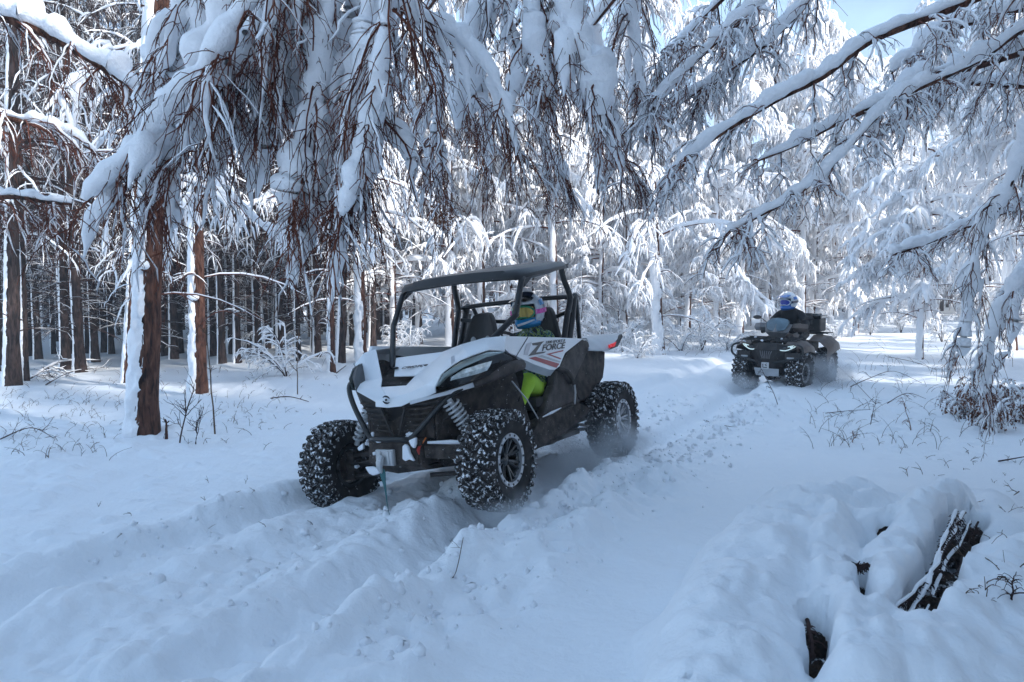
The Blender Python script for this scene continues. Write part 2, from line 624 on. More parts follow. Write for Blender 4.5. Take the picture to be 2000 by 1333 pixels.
def camo_mat():
    m = bpy.data.materials.new('patterned_jacket')
    m.use_nodes = True
    nt = m.node_tree
    b = nt.nodes['Principled BSDF']
    b.inputs['Roughness'].default_value = 0.75
    tc = nt.nodes.new('ShaderNodeTexCoord')
    n = nt.nodes.new('ShaderNodeTexNoise')
    n.inputs['Scale'].default_value = 13
    n.inputs['Detail'].default_value = 3
    n.inputs['Distortion'].default_value = 2.0
    nt.links.new(tc.outputs['Object'], n.inputs['Vector'])
    rp = nt.nodes.new('ShaderNodeValToRGB')
    rp.color_ramp.interpolation = 'CONSTANT'
    e = rp.color_ramp.elements
    e[0].position = 0.0
    e[0].color = (0.01, 0.015, 0.03, 1)
    e[1].position = 0.44
    e[1].color = (0.03, 0.12, 0.12, 1)
    for p, c in ((0.5, (0.30, 0.42, 0.05)), (0.54, (0.01, 0.02, 0.04)), (0.6, (0.35, 0.45, 0.42)), (0.66, (0.02, 0.10, 0.22))):
        k = e.new(p)
        k.color = (*c, 1)
    nt.links.new(n.outputs['Fac'], rp.inputs[0])
    nt.links.new(rp.outputs[0], b.inputs['Base Color'])
    return m


M['camo'] = camo_mat()

# ================================================================== GROUND
SX, SY = sin(radians(29.8)), cos(radians(29.8))     # direction of the track, away from the camera
RUT_L, RUT_R = -2.84, -4.40                          # across-track position of the two wheel ruts


def gp(px, py, z=0.0):
    """ground point (x, y) seen at a pixel, on the plane z"""
    d = FW + RT * ((px - 1000.0) / 1450.0) - UPV * ((py - 666.5) / 1450.0)
    t = (z - CAM.z) / d.z
    return CAM.x + d.x * t, CAM.y + d.y * t


def seg_dist(x, y, a, b):
    ax, ay = a
    bx, by = b
    dx, dy = bx - ax, by - ay
    t = np.clip(((x - ax) * dx + (y - ay) * dy) / (dx * dx + dy * dy + 1e-9), 0, 1)
    return np.hypot(x - ax - t * dx, y - ay - t * dy), t


# snow pillows over the brush pile: polylines in photo pixels, height of plane they lie on, radius, height
PILLOWS = []
for pts, z, r, h in (
        ([(1420, 1333), (1430, 1200), (1480, 1080), (1560, 980), (1650, 960)], 0.12, 0.26, 0.26),
        ([(1660, 1333), (1640, 1180), (1620, 1060), (1640, 1010), (1760, 1030), (1860, 960)], 0.12, 0.13, 0.24),
        ([(1560, 1010), (1640, 1010), (1740, 985), (1850, 950)], 0.1, 0.16, 0.16),
        ([(1700, 1333), (1730, 1240), (1720, 1150), (1760, 1090), (1820, 1010), (1860, 965)], 0.1, 0.14, 0.22),
        ([(1800, 1333), (1850, 1230), (1930, 1150), (2050, 1080)], 0.08, 0.24, 0.2),
        ([(1930, 960), (1960, 1040), (2040, 1010)], 0.05, 0.15, 0.12),
        ([(1350, 1333), (1330, 1250)], 0.05, 0.16, 0.1),
        ([(1900, 1333), (2050, 1260)], 0.05, 0.3, 0.15)):
    PILLOWS.append(([gp(a, b, z + h * 0.6) for a, b in pts], r, h))
PITS = []
PIT_PX = (
        ([(1590, 1180), (1600, 1230), (1598, 1285)], 0.2, 0.072, 0.5),
        ([(1676, 1095), (1682, 1118), (1684, 1150)], 0.25, 0.055, 0.45),
        ([(1898, 1008), (1870, 1030), (1842, 1085), (1815, 1130), (1790, 1185)], 0.15, 0.11, 0.34),
        ([(1733, 1018), (1726, 1022)], 0.22, 0.045, 0.25),
        ([(1342, 1318), (1345, 1330)], 0.2, 0.03, 0.3))


def H(x, y, fine=True):
    x = np.asarray(x, float)
    y = np.asarray(y, float)
    r = np.hypot(x, y)
    h = 0.16 * fbm2(x * 0.13, y * 0.13, 3, 5) * np.clip((r - 4) / 10, 0, 1)
    h = h + 0.05 * fbm2(x * 0.6, y * 0.6, 3, 9)
    # forest floor dips to the left, rises a little far right
    h = h - 0.022 * np.clip(-x - 2.5, 0, 30)
    h = h + 0.9 * np.clip((r - 55) / 60, 0, 1) ** 1.0 * 6
    # track
    s = x * SX + y * SY
    u = x * SY - y * SX
    wob = 0.06 * fbm2(s * 0.5, s * 0 + 3.1, 2, 21)
    fade = np.clip((26 - s) / 8, 0, 1)
    L = (u - RUT_L - wob)
    Rr = (u - RUT_R - wob)
    n1 = fbm2(x * 2.6, y * 2.6, 4, 31)
    n2 = fbm2(x * 9, y * 9, 3, 41)
    lump = np.abs(fbm2(x * 5.5, y * 5.5, 3, 51))
    g = lambda v, w: np.exp(-(v / w) ** 2)
    bed = np.clip(1 - np.abs(u - (RUT_L + RUT_R) / 2) / 1.5, 0, 1)
    h = h - 0.04 * bed * fade
    flatg = lambda v, w: np.exp(-(v / w) ** 4)
    h = h - fade * 0.12 * flatg(L, 0.20) * (0.85 + 0.2 * n1)
    h = h - fade * 0.10 * flatg(Rr, 0.20) * (0.85 + 0.2 * n1)
    near = np.clip((9 - s) / 3, 0.35, 1)
    h = h + fade * near * (0.15 * g(L - 0.36, 0.14) * (1 + 0.7 * n1))                 # outer berm
    h = h + fade * near * (0.10 * g(L - 0.75, 0.22) * np.clip(1 + 1.6 * n1, 0, 3))
    h = h + fade * near * (0.10 * g(L + 0.38, 0.16) * (1 + 0.9 * n1))
    h = h + fade * near * (0.09 * g(Rr + 0.34, 0.14) * (1 + 0.7 * n1))
    h = h + fade * near * (0.07 * g(Rr - 0.4, 0.22) * (1 + 0.9 * n1))
    ch = fade * (g(u - RUT_L - 0.25, 0.75) + 0.7 * g(u - RUT_L + 0.7, 0.5) + 0.6 * g(Rr + 0.1, 0.55))
    n4 = np.abs(fbm2(x * 13, y * 13, 3, 81))
    h = h + ch * near * (0.035 * n1 + 0.065 * lump + 0.020 * n2 + 0.018 * n4)
    # heap pushed up in front of the left front wheel
    for (px, py, w, hh) in ((880, 990, 0.20, 0.16), (830, 1010, 0.20, 0.10), (905, 965, 0.12, 0.10), (770, 1010, 0.2, 0.08), (1000, 1000, 0.16, 0.05)):
        cx, cy = gp(px, py, 0.0)
        h = h + hh * np.exp(-((x - cx) ** 2 + (y - cy) ** 2) / w ** 2) * (1 + 0.8 * n1 + 0.3 * n2)
    # mound and snow pillows bottom right
    cx, cy = gp(1720, 1130, 0.15)
    m = np.exp(-((x - cx) ** 2 / 1.5 ** 2 + (y - cy) ** 2 / 1.7 ** 2))
    h = h + 0.13 * m + 0.03 * m * fbm2(x * 4.0, y * 4.0, 3, 91)
    p = np.zeros_like(h)
    for pts, rr, hh in PILLOWS:
        d = np.full_like(h, 99.0)
        for a, b in zip(pts[:-1], pts[1:]):
            dd, t = seg_dist(x, y, a, b)
            d = np.minimum(d, dd)
        d = d + 0.03 * n1
        q = 1.12 * hh * np.clip(1 - (d / (rr * 1.45)) ** 2, 0, 1) ** 0.65
        p = np.maximum(p, q) + 0.15 * np.minimum(p, q)
    h = h + p * (1 + 0.22 * fbm2(x * 5.5, y * 5.5, 3, 95) + 0.10 * fbm2(x * 14, y * 14, 2, 97))
    pit = np.zeros_like(h)
    for pts, rr, dp in PITS:
        d = np.full_like(h, 99.0)
        for a, b in zip(pts[:-1], pts[1:]):
            dd, t = seg_dist(x, y, a, b)
            d = np.minimum(d, dd)
        d = d + 0.045 * n2
        pit = np.maximum(pit, dp * np.clip((rr - d) / 0.05, 0, 1))
    h = h - pit
    # hoof-like dents and general softness
    h = h + 0.012 * fbm2(x * 3.1, y * 3.1, 3, 61)
    side = np.clip((-x - 1.5) / 2, 0, 1) + np.clip((x - 2.0) / 2.0, 0, 1) * np.clip((y - 7) / 3, 0, 1)
    h = h + side * (0.07 * np.clip(fbm2(x * 1.7, y * 1.7, 3, 71), -0.3, 1) + 0.09 * np.clip(fbm2(x * 4.5, y * 4.5, 3, 72) - 0.15, 0, 1))
    h = h + 0.006 * n2 * np.clip(fade * bed * 2 + 0.3, 0, 1)
    return h


def surf(px, py, lift=0.0):
    """where the line of sight through a pixel meets the snow (without the hollows)"""
    d = FW + RT * ((px - 1000.0) / 1450.0) - UPV * ((py - 666.5) / 1450.0)
    t = np.linspace(1.5, 30, 6000)
    z = CAM.z + d.z * t
    h = H(d.x * t, d.y * t) + lift
    k = np.nonzero(z <= h)[0]
    k = int(k[0]) if len(k) else len(t) - 1
    return float(d.x * t[k]), float(d.y * t[k]), float(h[k])


def hz(x, y):
    return float(H(np.array([x]), np.array([y]))[0])


def axis(lo, hi, flo, fhi, fine, grow):
    a = list(np.arange(flo, fhi, fine))
    s, v = fine, a[-1]
    while v < hi:
        s *= grow
        v += s
        a.append(v)
    s, v = fine, a[0]
    b = []
    while v > lo:
        s *= grow
        v -= s
        b.append(v)
    return np.array(b[::-1] + a)


for pts, z, r, dp in PIT_PX:
    PITS.append(([surf(a, b)[:2] for a, b in pts], r, dp))
gx = axis(-260, 260, -4.6, 4.6, 0.025, 1.05)
gy = axis(-60, 420, 2.2, 10.0, 0.025, 1.045)
XX, YY = np.meshgrid(gx, gy)
ZZ = H(XX, YY)
idx = np.arange(XX.size).reshape(XX.shape)
Qg = np.stack([idx[:-1, :-1], idx[:-1, 1:], idx[1:, 1:], idx[1:, :-1]], -1).reshape(-1, 4)
ground = obj('ground', mesh_np('ground', np.stack([XX, YY, ZZ], -1).reshape(-1, 3), Qg, M['snow_ground']))
tag(ground, kind='structure')
print('ground', len(Qg) * 2)
del XX, YY, ZZ, Qg, idx

# ================================================================== TREES
WIND = atan2(-0.55, -0.83)      # side of the trunks the snow is plastered on


def trunk_arrays(Ht, r, S=12, K=14, lean=(0, 0), seed=0, crook=0.05, flare=True):
    rr = np.random.default_rng(seed)
    u = np.linspace(0, 1, K) ** 1.35
    z = u * (Ht + 0.6) - 0.6
    cx = lean[0] * z + crook * np.cumsum(rr.normal(0, 0.35, K)) * u
    cy = lean[1] * z + crook * np.cumsum(rr.normal(0, 0.35, K)) * u
    R = r * (1 - 0.93 * u ** 1.1)
    if flare:
        R = R * (1 + 0.35 * np.exp(-np.clip(z, 0, 9) / 0.22))
    return np.stack([cx, cy, z], -1), R


def lathe_path(C, R, S, jit=0.0, seed=0, a0=None, a1=None):
    K = len(C)
    full = a0 is None
    an = np.linspace(0, 2 * pi, S, endpoint=False) if full else np.linspace(a0, a1, S)
    Rm = R[:, None] * np.ones((1, S))
    V = np.stack([C[:, 0:1] + Rm * np.cos(an)[None], C[:, 1:2] + Rm * np.sin(an)[None], C[:, 2:3] + 0 * Rm], -1)
    if jit:
        nn = noise3(V * np.array([1, 1, 0.4]), 11.0, seed)
        V[..., :2] = C[:, None, :2] + (V[..., :2] - C[:, None, :2]) * (1 + jit * nn[..., None])
    idx = np.arange(K * S).reshape(K, S)
    if full:
        nx = np.roll(idx, -1, axis=1)
        Q = np.stack([idx[:-1], nx[:-1], nx[1:], idx[1:]], -1).reshape(-1, 4)
    else:
        Q = np.stack([idx[:-1, :-1], idx[:-1, 1:], idx[1:, 1:], idx[1:, :-1]], -1).reshape(-1, 4)
    return V.reshape(-1, 3), Q


def resample(C, R, K):
    t = np.linspace(0, 1, len(C))
    u = np.linspace(0, 1, K)
    return np.stack([np.interp(u, t, C[:, i]) for i in range(3)], -1), np.interp(u, t, R)


def plaster(C, R, T, width, S=9, K=60, seed=0, wind=WIND, zmax=None, ragged=1.15):
    """snow driven onto one side of a trunk"""
    C, R = resample(C, R, K)
    if zmax:
        k = C[:, 2] < zmax
        C, R = C[k], R[k]
    K = len(C)
    an = np.linspace(-width, width, S)
    A = an[None, :] + 0 * R[:, None]
    P = np.stack([np.cos(A) * 3 + seed, np.sin(A) * 3, C[:, 2:3] * 4.5 + 0 * A], -1)
    n = noise3(P, 1.0, seed) + 0.6 * noise3(P, 2.7, seed + 1) + 0.4 * noise3(P, 6.0, seed + 2)
    prof = 1 - (A / width) ** 2
    th = T * (prof * 1.25 - 0.25 + ragged * n * (0.35 + (A / width) ** 2))
    th = np.maximum(th, -0.012)
    Rm = R[:, None] + th
    V = np.stack([C[:, 0:1] + Rm * np.cos(A + wind), C[:, 1:2] + Rm * np.sin(A + wind), C[:, 2:3] + 0 * A], -1)
    idx = np.arange(K * S).reshape(K, S)
    Q = np.stack([idx[:-1, :-1], idx[:-1, 1:], idx[1:, 1:], idx[1:, :-1]], -1).reshape(-1, 4)
    return V.reshape(-1, 3), Q


def crown_arrays(seed, Ht, C, R, zlow, NL, Lmax, m2=11, m3=5, snow=1.0, frost=True, droop=0.55, up=0.2, dead=10, twr=0.006):
    rr = np.random.default_rng(seed)
    z = np.concatenate([rr.uniform(zlow, Ht * 0.97, NL)])
    cx = np.interp(z, C[:, 2], C[:, 0])
    cy = np.interp(z, C[:, 2], C[:, 1])
    a = rr.uniform(0, 2 * pi, NL)
    L = Lmax * np.clip((1 - (z / Ht)) * 1.5, 0.12, 1) ** 0.8 * rr.uniform(0.6, 1.15, NL)
    K = 8
    u = np.linspace(0, 1, K)
    e = up + rr.normal(0, 0.12, NL)
    P = np.zeros((NL, K, 3))
    bend = rr.normal(0, 0.25, NL)
    P[..., 0] = cx[:, None] + np.cos(a[:, None] + bend[:, None] * u) * L[:, None] * u
    P[..., 1] = cy[:, None] + np.sin(a[:, None] + bend[:, None] * u) * L[:, None] * u
    P[..., 2] = z[:, None] + e[:, None] * L[:, None] * u - droop * L[:, None] * u ** 2.0
    P += rr.normal(0, 0.02, P.shape) * u[None, :, None]
    bark, sn = Batch(), Batch()
    Rl = (0.010 + 0.011 * L)[:, None] * (1 - 0.85 * u)[None]
    bark.add(tubes(P, Rl, 5))
    Ps, Rs = snow_on(P, 0.055 * snow, 0.05 * snow, lift=0.75, r=rr)
    sn.add(tubes(Ps, Rs, 6, jitter=0.55, nscale=7, seed=seed))
    s2 = kids(P, m2, Lmax * 0.33, K=5, spread=1.0, grav=0.65, tmin=0.12, r=rr)
    bark.add(tubes(s2, rad(len(s2), 5, 0.009, 0.003, r=rr), 3))
    Ps, Rs = snow_on(s2, 0.042 * snow, 0.028 * snow, lift=0.6, gap=0.12 if frost else 0.55, r=rr)
    sn.add(tubes(Ps, Rs, 5, jitter=0.6, nscale=9, seed=seed + 1))
    s3 = kids(s2, m3, Lmax * 0.15, K=4, spread=1.1, grav=0.8, tmin=0.1, r=rr, side3d=0.5)
    bark.add(tubes(s3, rad(len(s3), 4, twr, 0.003, r=rr), 3))
    Ps, Rs = snow_on(s3, 0.022 * snow, 0.014 * snow, lift=0.7, gap=0.2 if frost else 0.8, r=rr)
    sn.add(tubes(Ps, Rs, 3, jitter=0.0))
    if dead:
        z = rr.uniform(0.9, zlow + 1.0, dead)
        a = rr.uniform(0, 2 * pi, dead)
        L = rr.uniform(0.5, 1.9, dead)
        P = np.zeros((dead, 6, 3))
        u = np.linspace(0, 1, 6)
        P[..., 0] = np.interp(z, C[:, 2], C[:, 0])[:, None] + np.cos(a)[:, None] * L[:, None] * u
        P[..., 1] = np.interp(z, C[:, 2], C[:, 1])[:, None] + np.sin(a)[:, None] * L[:, None] * u
        P[..., 2] = z[:, None] + rr.uniform(0.1, 0.6, dead)[:, None] * L[:, None] * u - 0.45 * L[:, None] * u ** 2
        bark.add(tubes(P, 0.014 * (1 - 0.7 * u)[None] * np.ones((dead, 1)), 4))
        Ps, Rs = snow_on(P, 0.02 * snow, 0.014 * snow, lift=0.9, gap=0.15, r=rr)
        sn.add(tubes(Ps, Rs, 4))
        d2 = kids(P, 5, 0.5, K=4, spread=0.9, grav=0.2, r=rr)
        bark.add(tubes(d2, rad(len(d2), 4, 0.007, 0.003, r=rr), 3))
        Ps, Rs = snow_on(d2, 0.013 * snow, 0.008 * snow, lift=0.9, gap=0.3, r=rr)
        sn.add(tubes(Ps, Rs, 3))
    return bark, sn


def tree_meshes(seed, Ht, r, zlow, NL, Lmax, bark='bark', plast=(0.05, 1.3), **kw):
    C, R = trunk_arrays(Ht, r, seed=seed)
    V, Q = lathe_path(C, R, 12, jit=0.08, seed=seed)
    tm = mesh_np('trunk', V, Q, M[bark])
    V, Q = plaster(C, R, plast[0], plast[1], seed=seed, S=8, K=46)
    pm = mesh_np('trunk_snow', V, Q, M['snow_tree'])
    bk, sn = crown_arrays(seed, Ht, C, R, zlow, NL, Lmax, **kw)
    return tm, pm, bk.mesh('crown', M['twig'] if kw.get('frost', True) else M['twig_dark']), sn.mesh('crown_snow', M['snow_tree'])


def place_tree(ms, x, y, rot, sc, label, group=None, trot=0.0, lean=(0, 0), name='larch_tree', cat='tree'):
    t = empty(name, (x, y, hz(x, y) - 0.03))
    t.scale = (sc, sc, sc)
    t.rotation_euler = (lean[1], lean[0], 0)
    tag(t, label, cat, group)
    a = obj('trunk', ms[0], t)
    b = obj('trunk_snow', ms[1], t)
    a.rotation_euler = b.rotation_euler = (0, 0, trot)
    c = obj('crown', ms[2], t)
    d = obj('crown_snow', ms[3], t)
    c.rotation_euler = d.rotation_euler = (0, 0, rot)
    c['kind'] = 'stuff'
    d['kind'] = 'stuff'
    return t


FROST = [tree_meshes(100 + k, Ht, r, zl, nl, Lm, m2=12, m3=7, snow=1.3 + 0.15 * (k % 2), twr=.005) for k, (Ht, r, zl, nl, Lm) in enumerate(
    ((12.5, 0.12, 2.6, 46, 2.5), (11.0, 0.10, 2.0, 44, 2.2), (13.5, 0.13, 3.2, 46, 2.7), (9.5, 0.085, 1.5, 42, 2.0)))]
DARK = [tree_meshes(200 + k, Ht, r, zl, nl, Lm, bark='bark_dark', plast=(0.014, 0.65), m2=11, m3=7, snow=0.36, frost=False, dead=32, up=0.3, droop=0.4)
        for k, (Ht, r, zl, nl, Lm) in enumerate(((14.0, 0.11, 3.0, 44, 2.1), (13.0, 0.09, 2.6, 40, 1.8), (15.0, 0.13, 3.4, 46, 2.3)))]

# trees whose foot can be placed from the photograph: x, y of the foot, trunk radius, lean, words
NAMED = [
    (276, 850, 0.15, (0.075, 0.0), 'tall red-barked larch nearest the camera on the left, snow plastered down its left side', 0.07, 1.05),
    (389, 768, 0.12, (0.02, 0.0), 'red-barked larch just behind the nearest left one, snow cap on a branch stub', 0.055, 1.0),
    (22, 752, 0.14, (0.045, 0.0), 'thick dark trunk at the left edge with snow on its left flank', 0.03, 0.8),
    (50, 745, 0.06, (0.02, 0.0), 'slim dark trunk close behind the thick trunk at the left edge', 0.03, 1.0),
    (241, 747, 0.065, (0.09, 0.0), 'slim leaning trunk just left of the nearest red-barked larch', 0.03, 1.0),
    (648, 726, 0.07, (0.005, 0.0), 'thin reddish trunk left of the buggy, under the hanging boughs', 0.02, 0.9),
    (709, 706, 0.10, (-0.005, 0.0), 'trunk behind the buggy front corner with broad snow on its left half', 0.09, 1.45),
    (1291, 692, 0.12, (-0.05, 0.0), 'snow-coated trunk standing alone midway between the buggy and the quad bike', 0.09, 1.6),
]
for i, (px, py, r, lean, lab, pt, pw) in enumerate(NAMED):
    x, y = gp(px, py, 0)
    for _ in range(3):
        x, y = gp(px, py, hz(x, y))
    dark = i in (2, 3, 4)
    Ht = 13.0
    C, R = trunk_arrays(Ht, r, lean=lean, seed=300 + i, K=22, crook=0.03)
    C[:, 0] -= C[0, 0]
    C2, R2 = resample(C, R, 90)
    R2 = R2.copy()
    t = empty('larch_tree', (x, y, hz(x, y) - 0.02))
    tag(t, lab, 'tree')
    V, Q = lathe_path(C2, R2, 20, jit=0.10, seed=300 + i)
    obj('trunk', mesh_np('trunk', V, Q, M['bark_dark' if i in (2, 3) else 'bark']), t)
    V, Q = plaster(C, R, pt, pw, S=16, K=260, seed=300 + i)
    obj('trunk_snow', mesh_np('trunk_snow', V, Q, M['snow_tree']), t)
    zl = (3.1, 3.2, 2.6, 2.8, 2.4, 2.6, 3.0, 2.3)[i]
    bk, sn = crown_arrays(300 + i, Ht, C, R, zl, 30 if dark else 32, 2.4, m2=9, m3=5, snow=0.36 if dark else 0.9, frost=not dark, dead=6)
    tag(obj('crown', bk.mesh('crown', M['twig_dark' if dark else 'twig']), t), kind='stuff')
    tag(obj('crown_snow', sn.mesh('crown_snow', M['snow_tree']), t), kind='stuff')
    if i < 2:     # short broken stub with its cap of snow
        zc = (2.02, 1.62)[i]
        cx = float(np.interp(zc, C[:, 2], C[:, 0]))
        s = MB()
        s.tube([(cx, -r * 0.6, zc - 0.02), (cx - 0.02, -r * 1.35, zc + 0.01)], [0.045, 0.03], 8)
        s.build('branch_stub', M['bark'], t)
        b = MB()
        b.ball((cx - 0.02, -r * 1.1, zc + 0.04), 0.085, 14, 10, 0.0, (1, 0.9, 0.75))
        b.build('stub_snow', M['snow_tree'], t)

# slimmer trees of the dark plantation at left
occupied = []


def free(x, y, rr=0.9):
    for (a, b) in occupied:
        if (a - x) ** 2 + (b - y) ** 2 < rr * rr:
            return False
    occupied.append((x, y))
    return True


fx = [(75, 701), (105, 692), (130, 714), (141, 690), (186, 702), (172, 690), (203, 690), (218, 692), (266, 697), (340, 702), (322, 694), (434, 711), (464, 710),
      (452, 694), (416, 694), (504, 700), (583, 702), (548, 694), (620, 697), (662, 694), (30, 700), (2, 712), (56, 694), (486, 690), (250, 688), (352, 690), (300, 690), (385, 690)]
ORD = ['leftmost', 'second from the left', 'third from the left', 'fourth from the left', 'fifth from the left', 'sixth from the left', 'seventh from the left', 'eighth from the left', 'ninth from the left',
       'tenth from the left', 'eleventh from the left', 'twelfth from the left', 'thirteenth from the left', 'fourteenth from the left', 'fourteenth from the right', 'thirteenth from the right', 'twelfth from the right',
       'eleventh from the right', 'tenth from the right', 'ninth from the right', 'eighth from the right', 'seventh from the right', 'sixth from the right', 'fifth from the right', 'fourth from the right', 'third from the right',
       'second from the right', 'rightmost']
fx.sort()
for k, (px, py) in enumerate(fx):
    x, y = gp(px, py, -0.1)
    for _ in range(3):
        x, y = gp(px, py, hz(x, y))
    free(x, y, 0.1)
    place_tree(DARK[k % 3], x, y, rng.uniform(0, 6.28), rng.uniform(0.8, 1.05), 'slim dark trunk at the edge of the plantation, ' + ORD[k],
               'slim trees of the dark plantation at left', trot=rng.uniform(-0.2, 0.2), lean=(rng.normal(0, 0.015), rng.normal(0, 0.015)))
n = 0
for k in range(900):
    if n >= 135:
        break
    y = rng.uniform(17, 46)
    xl = -0.74 * y
    x = rng.uniform(xl, -0.02 * y - 2.2 - 0.05 * y)
    if free(x, y, 1.2):
        n += 1
        place_tree(DARK[n % 3], x, y, rng.uniform(0, 6.28), rng.uniform(0.75, 1.05), 'slim dark trunk deep inside the plantation at left',
                   'trees deep inside the dark plantation at left', trot=rng.uniform(-0.2, 0.2), lean=(rng.normal(0, 0.02), rng.normal(0, 0.02)))
# frosted trees middle and right
fr = [(1445, 656, 2), (1497, 640, 0), (1566, 650, 2), (1584, 648, 0), (1622, 645, 0), (1663, 657, 1), (1673, 652, 3), (1400, 668, 3), (1343, 662, 1), (1700, 640, 0),
      (942, 672, 0), (1085, 668, 2), (1172, 664, 3), (1220, 655, 0), (1035, 655, 1), (880, 676, 0), (820, 672, 1), (770, 678, 3), (995, 660, 2), (1130, 655, 1)]
fr.sort(key=lambda q: (q[0] > 1300, q[0]))
for k, (px, py, v) in enumerate(fr):
    x, y = gp(px, py, 0)
    for _ in range(3):
        x, y = gp(px, py, hz(x, y))
    free(x, y, 0.1)
    right = px > 1300
    place_tree(FROST[v], x, y, rng.uniform(0, 6.28), rng.uniform(0.9, 1.1),
               ('frosted snow-coated larch edging the clearing behind the quad bike, ' + ORD[k - 10]) if right else ('snow-laden larch in the middle distance behind the buggy, ' + ORD[k]),
               'frosted larches behind the quad bike' if right else 'frosted larches behind the buggy',
               trot=rng.uniform(-0.2, 0.2), lean=(rng.normal(0, 0.02), rng.normal(0, 0.015)))
n = 0
for k in range(900):
    if n >= 85:
        break
    y = rng.uniform(24, 60)
    x = rng.uniform(-0.1 * y, 0.78 * y)
    if 0.44 * y < x < 0.66 * y and y < 34:
        continue
    if free(x, y, 1.7):
        n += 1
        place_tree(FROST[n % 4], x, y, rng.uniform(0, 6.28), rng.uniform(0.75, 1.1), 'frosted larch in the dense white wood behind the clearing',
                   'frosted larches of the far wood', trot=rng.uniform(-0.2, 0.2), lean=(rng.normal(0, 0.02), rng.normal(0, 0.02)))
# young frosted trees that close the gaps near the snow
n = 0
for k in range(900):
    if n >= 46:
        break
    y = rng.uniform(21, 44)
    x = rng.uniform(-0.1 * y, 0.72 * y)
    if 0.42 * y < x < 0.64 * y and y < 33:
        continue
    if free(x, y, .8):
        n += 1
        place_tree(FROST[(1, 3)[n % 2]], x, y, rng.uniform(0, 6.28), rng.uniform(0.25, 0.45), 'young bushy frosted larch under the taller trees behind the clearing',
                   'young frosted larches under the tall ones', lean=(rng.normal(0, 0.05), rng.normal(0, 0.05)))
# right-hand edge of the clearing
for k, (x, y, v) in enumerate(((9.5, 12.5, 1), (11.5, 16.0, 0), (13.5, 20.0, 2), (10.2, 18.5, 3), (16.0, 24.0, 0), (12.5, 13.8, 3), (18.5, 28, 1))):
    place_tree(FROST[v], x, y, rng.uniform(0, 6.28), 0.95, 'frosted larch with drooping boughs at the right clearing border, ' + ('nearest the camera', 'fourth nearest', 'sixth nearest', 'fifth nearest', 'second farthest', 'second nearest', 'farthest')[k],
               'frosted larches along the right border', lean=(rng.normal(0, 0.03), 0))
# unseen trees added right of and behind the photographer to shade the foreground
n = 0
for k in range(1500):
    if n >= 50:
        break
    t = rng.uniform(3.0, 19.0)
    w = rng.uniform(-9, 11)
    x, y = -1.0 + .853 * t + .522 * w, 5.0 - .522 * t + .853 * w
    if abs(x * SY - y * SX + 3.6) < 2.2 or x * x + y * y < 20 or (y > -2 and abs(x) < 0.75 * y + 4.4):
        continue
    if free(x, y, 1.5):
        n += 1
        place_tree(FROST[n % 4], x, y, rng.uniform(0, 6.28), rng.uniform(1.0, 1.2), 'unseen frosted larch added to shade the foreground', 'unseen frosted larches added to shade the foreground')
n = 0  # a few more out-of-view trees, added at the right for their shade
for k in range(1500):
    if n >= 6:
        break
    y = rng.uniform(-5, 16)
    x = max(0.75 * y, 0) + rng.uniform(4.6, 21)
    if x * x + y * y < 25:
        continue
    if free(x, y, 1.5):
        n += 1
        place_tree(FROST[n % 4], x, y, rng.uniform(0, 6.28), rng.uniform(0.95, 1.2), 'unseen frosted larch added to shade the foreground', 'unseen frosted larches added to shade the foreground')
# the wood beyond, too far to tell single trees apart
def far_wood():
    rr = np.random.default_rng(77)
    N = 520
    ang = rr.uniform(-0.75, 0.8, N)
    d = rr.uniform(48, 95, N)
    x, y = np.sin(ang) * d, np.cos(ang) * d
    zb = H(x, y)
    Ht = rr.uniform(8, 12.5, N) * np.where(x < 0, 1.15, 1.0)
    u = np.linspace(0, 1, 5)
    P = np.zeros((N, 5, 3))
    P[..., 0] = x[:, None] + rr.normal(0, 0.15, (N, 1)) * u
    P[..., 1] = y[:, None]
    P[..., 2] = zb[:, None] + Ht[:, None] * u
    bk, sn = Batch(), Batch()
    bk.add(tubes(P, 0.11 * (1 - 0.8 * u)[None] * np.ones((N, 1)), 5))
    l1 = kids(P, 16, 1.9, K=4, spread=1.3, grav=0.35, tmin=0.2, r=rr, taperL=0.6, side3d=0.6)
    bk.add(tubes(l1, rad(len(l1), 4, 0.03, 0.01, r=rr), 3))
    Ps, Rs = snow_on(l1, 0.14, 0.10, r=rr)
    sn.add(tubes(Ps, Rs, 3))
    l2 = kids(l1, 4, 0.8, K=3, spread=1.2, grav=0.8, r=rr)
    Ps, Rs = snow_on(l2, 0.09, 0.06, r=rr, gap=0.0)
    sn.add(tubes(Ps, Rs, 3))
    o = obj('far_wood', bk.mesh('far_wood', M['twig_dark']))
    tag(o, kind='stuff')
    o = obj('far_wood_snow', sn.mesh('far_wood_snow', M['snow_tree']))
    tag(o, kind='stuff')


far_wood()

# ================================================================== BOUGHS OVER THE TRACK
def poly3(pts, d, n=5):
    """pts: (px, py[, depth]) -> smooth 3D polyline"""
    P = [at(p[0], p[1], (p[2] if len(p) > 2 else d)) for p in pts]
    return np.array([tuple(p) for p in catmull(P, n)])


def arc(P, r0, r1):
    return np.linspace(r0, r1, len(P))[None, :]


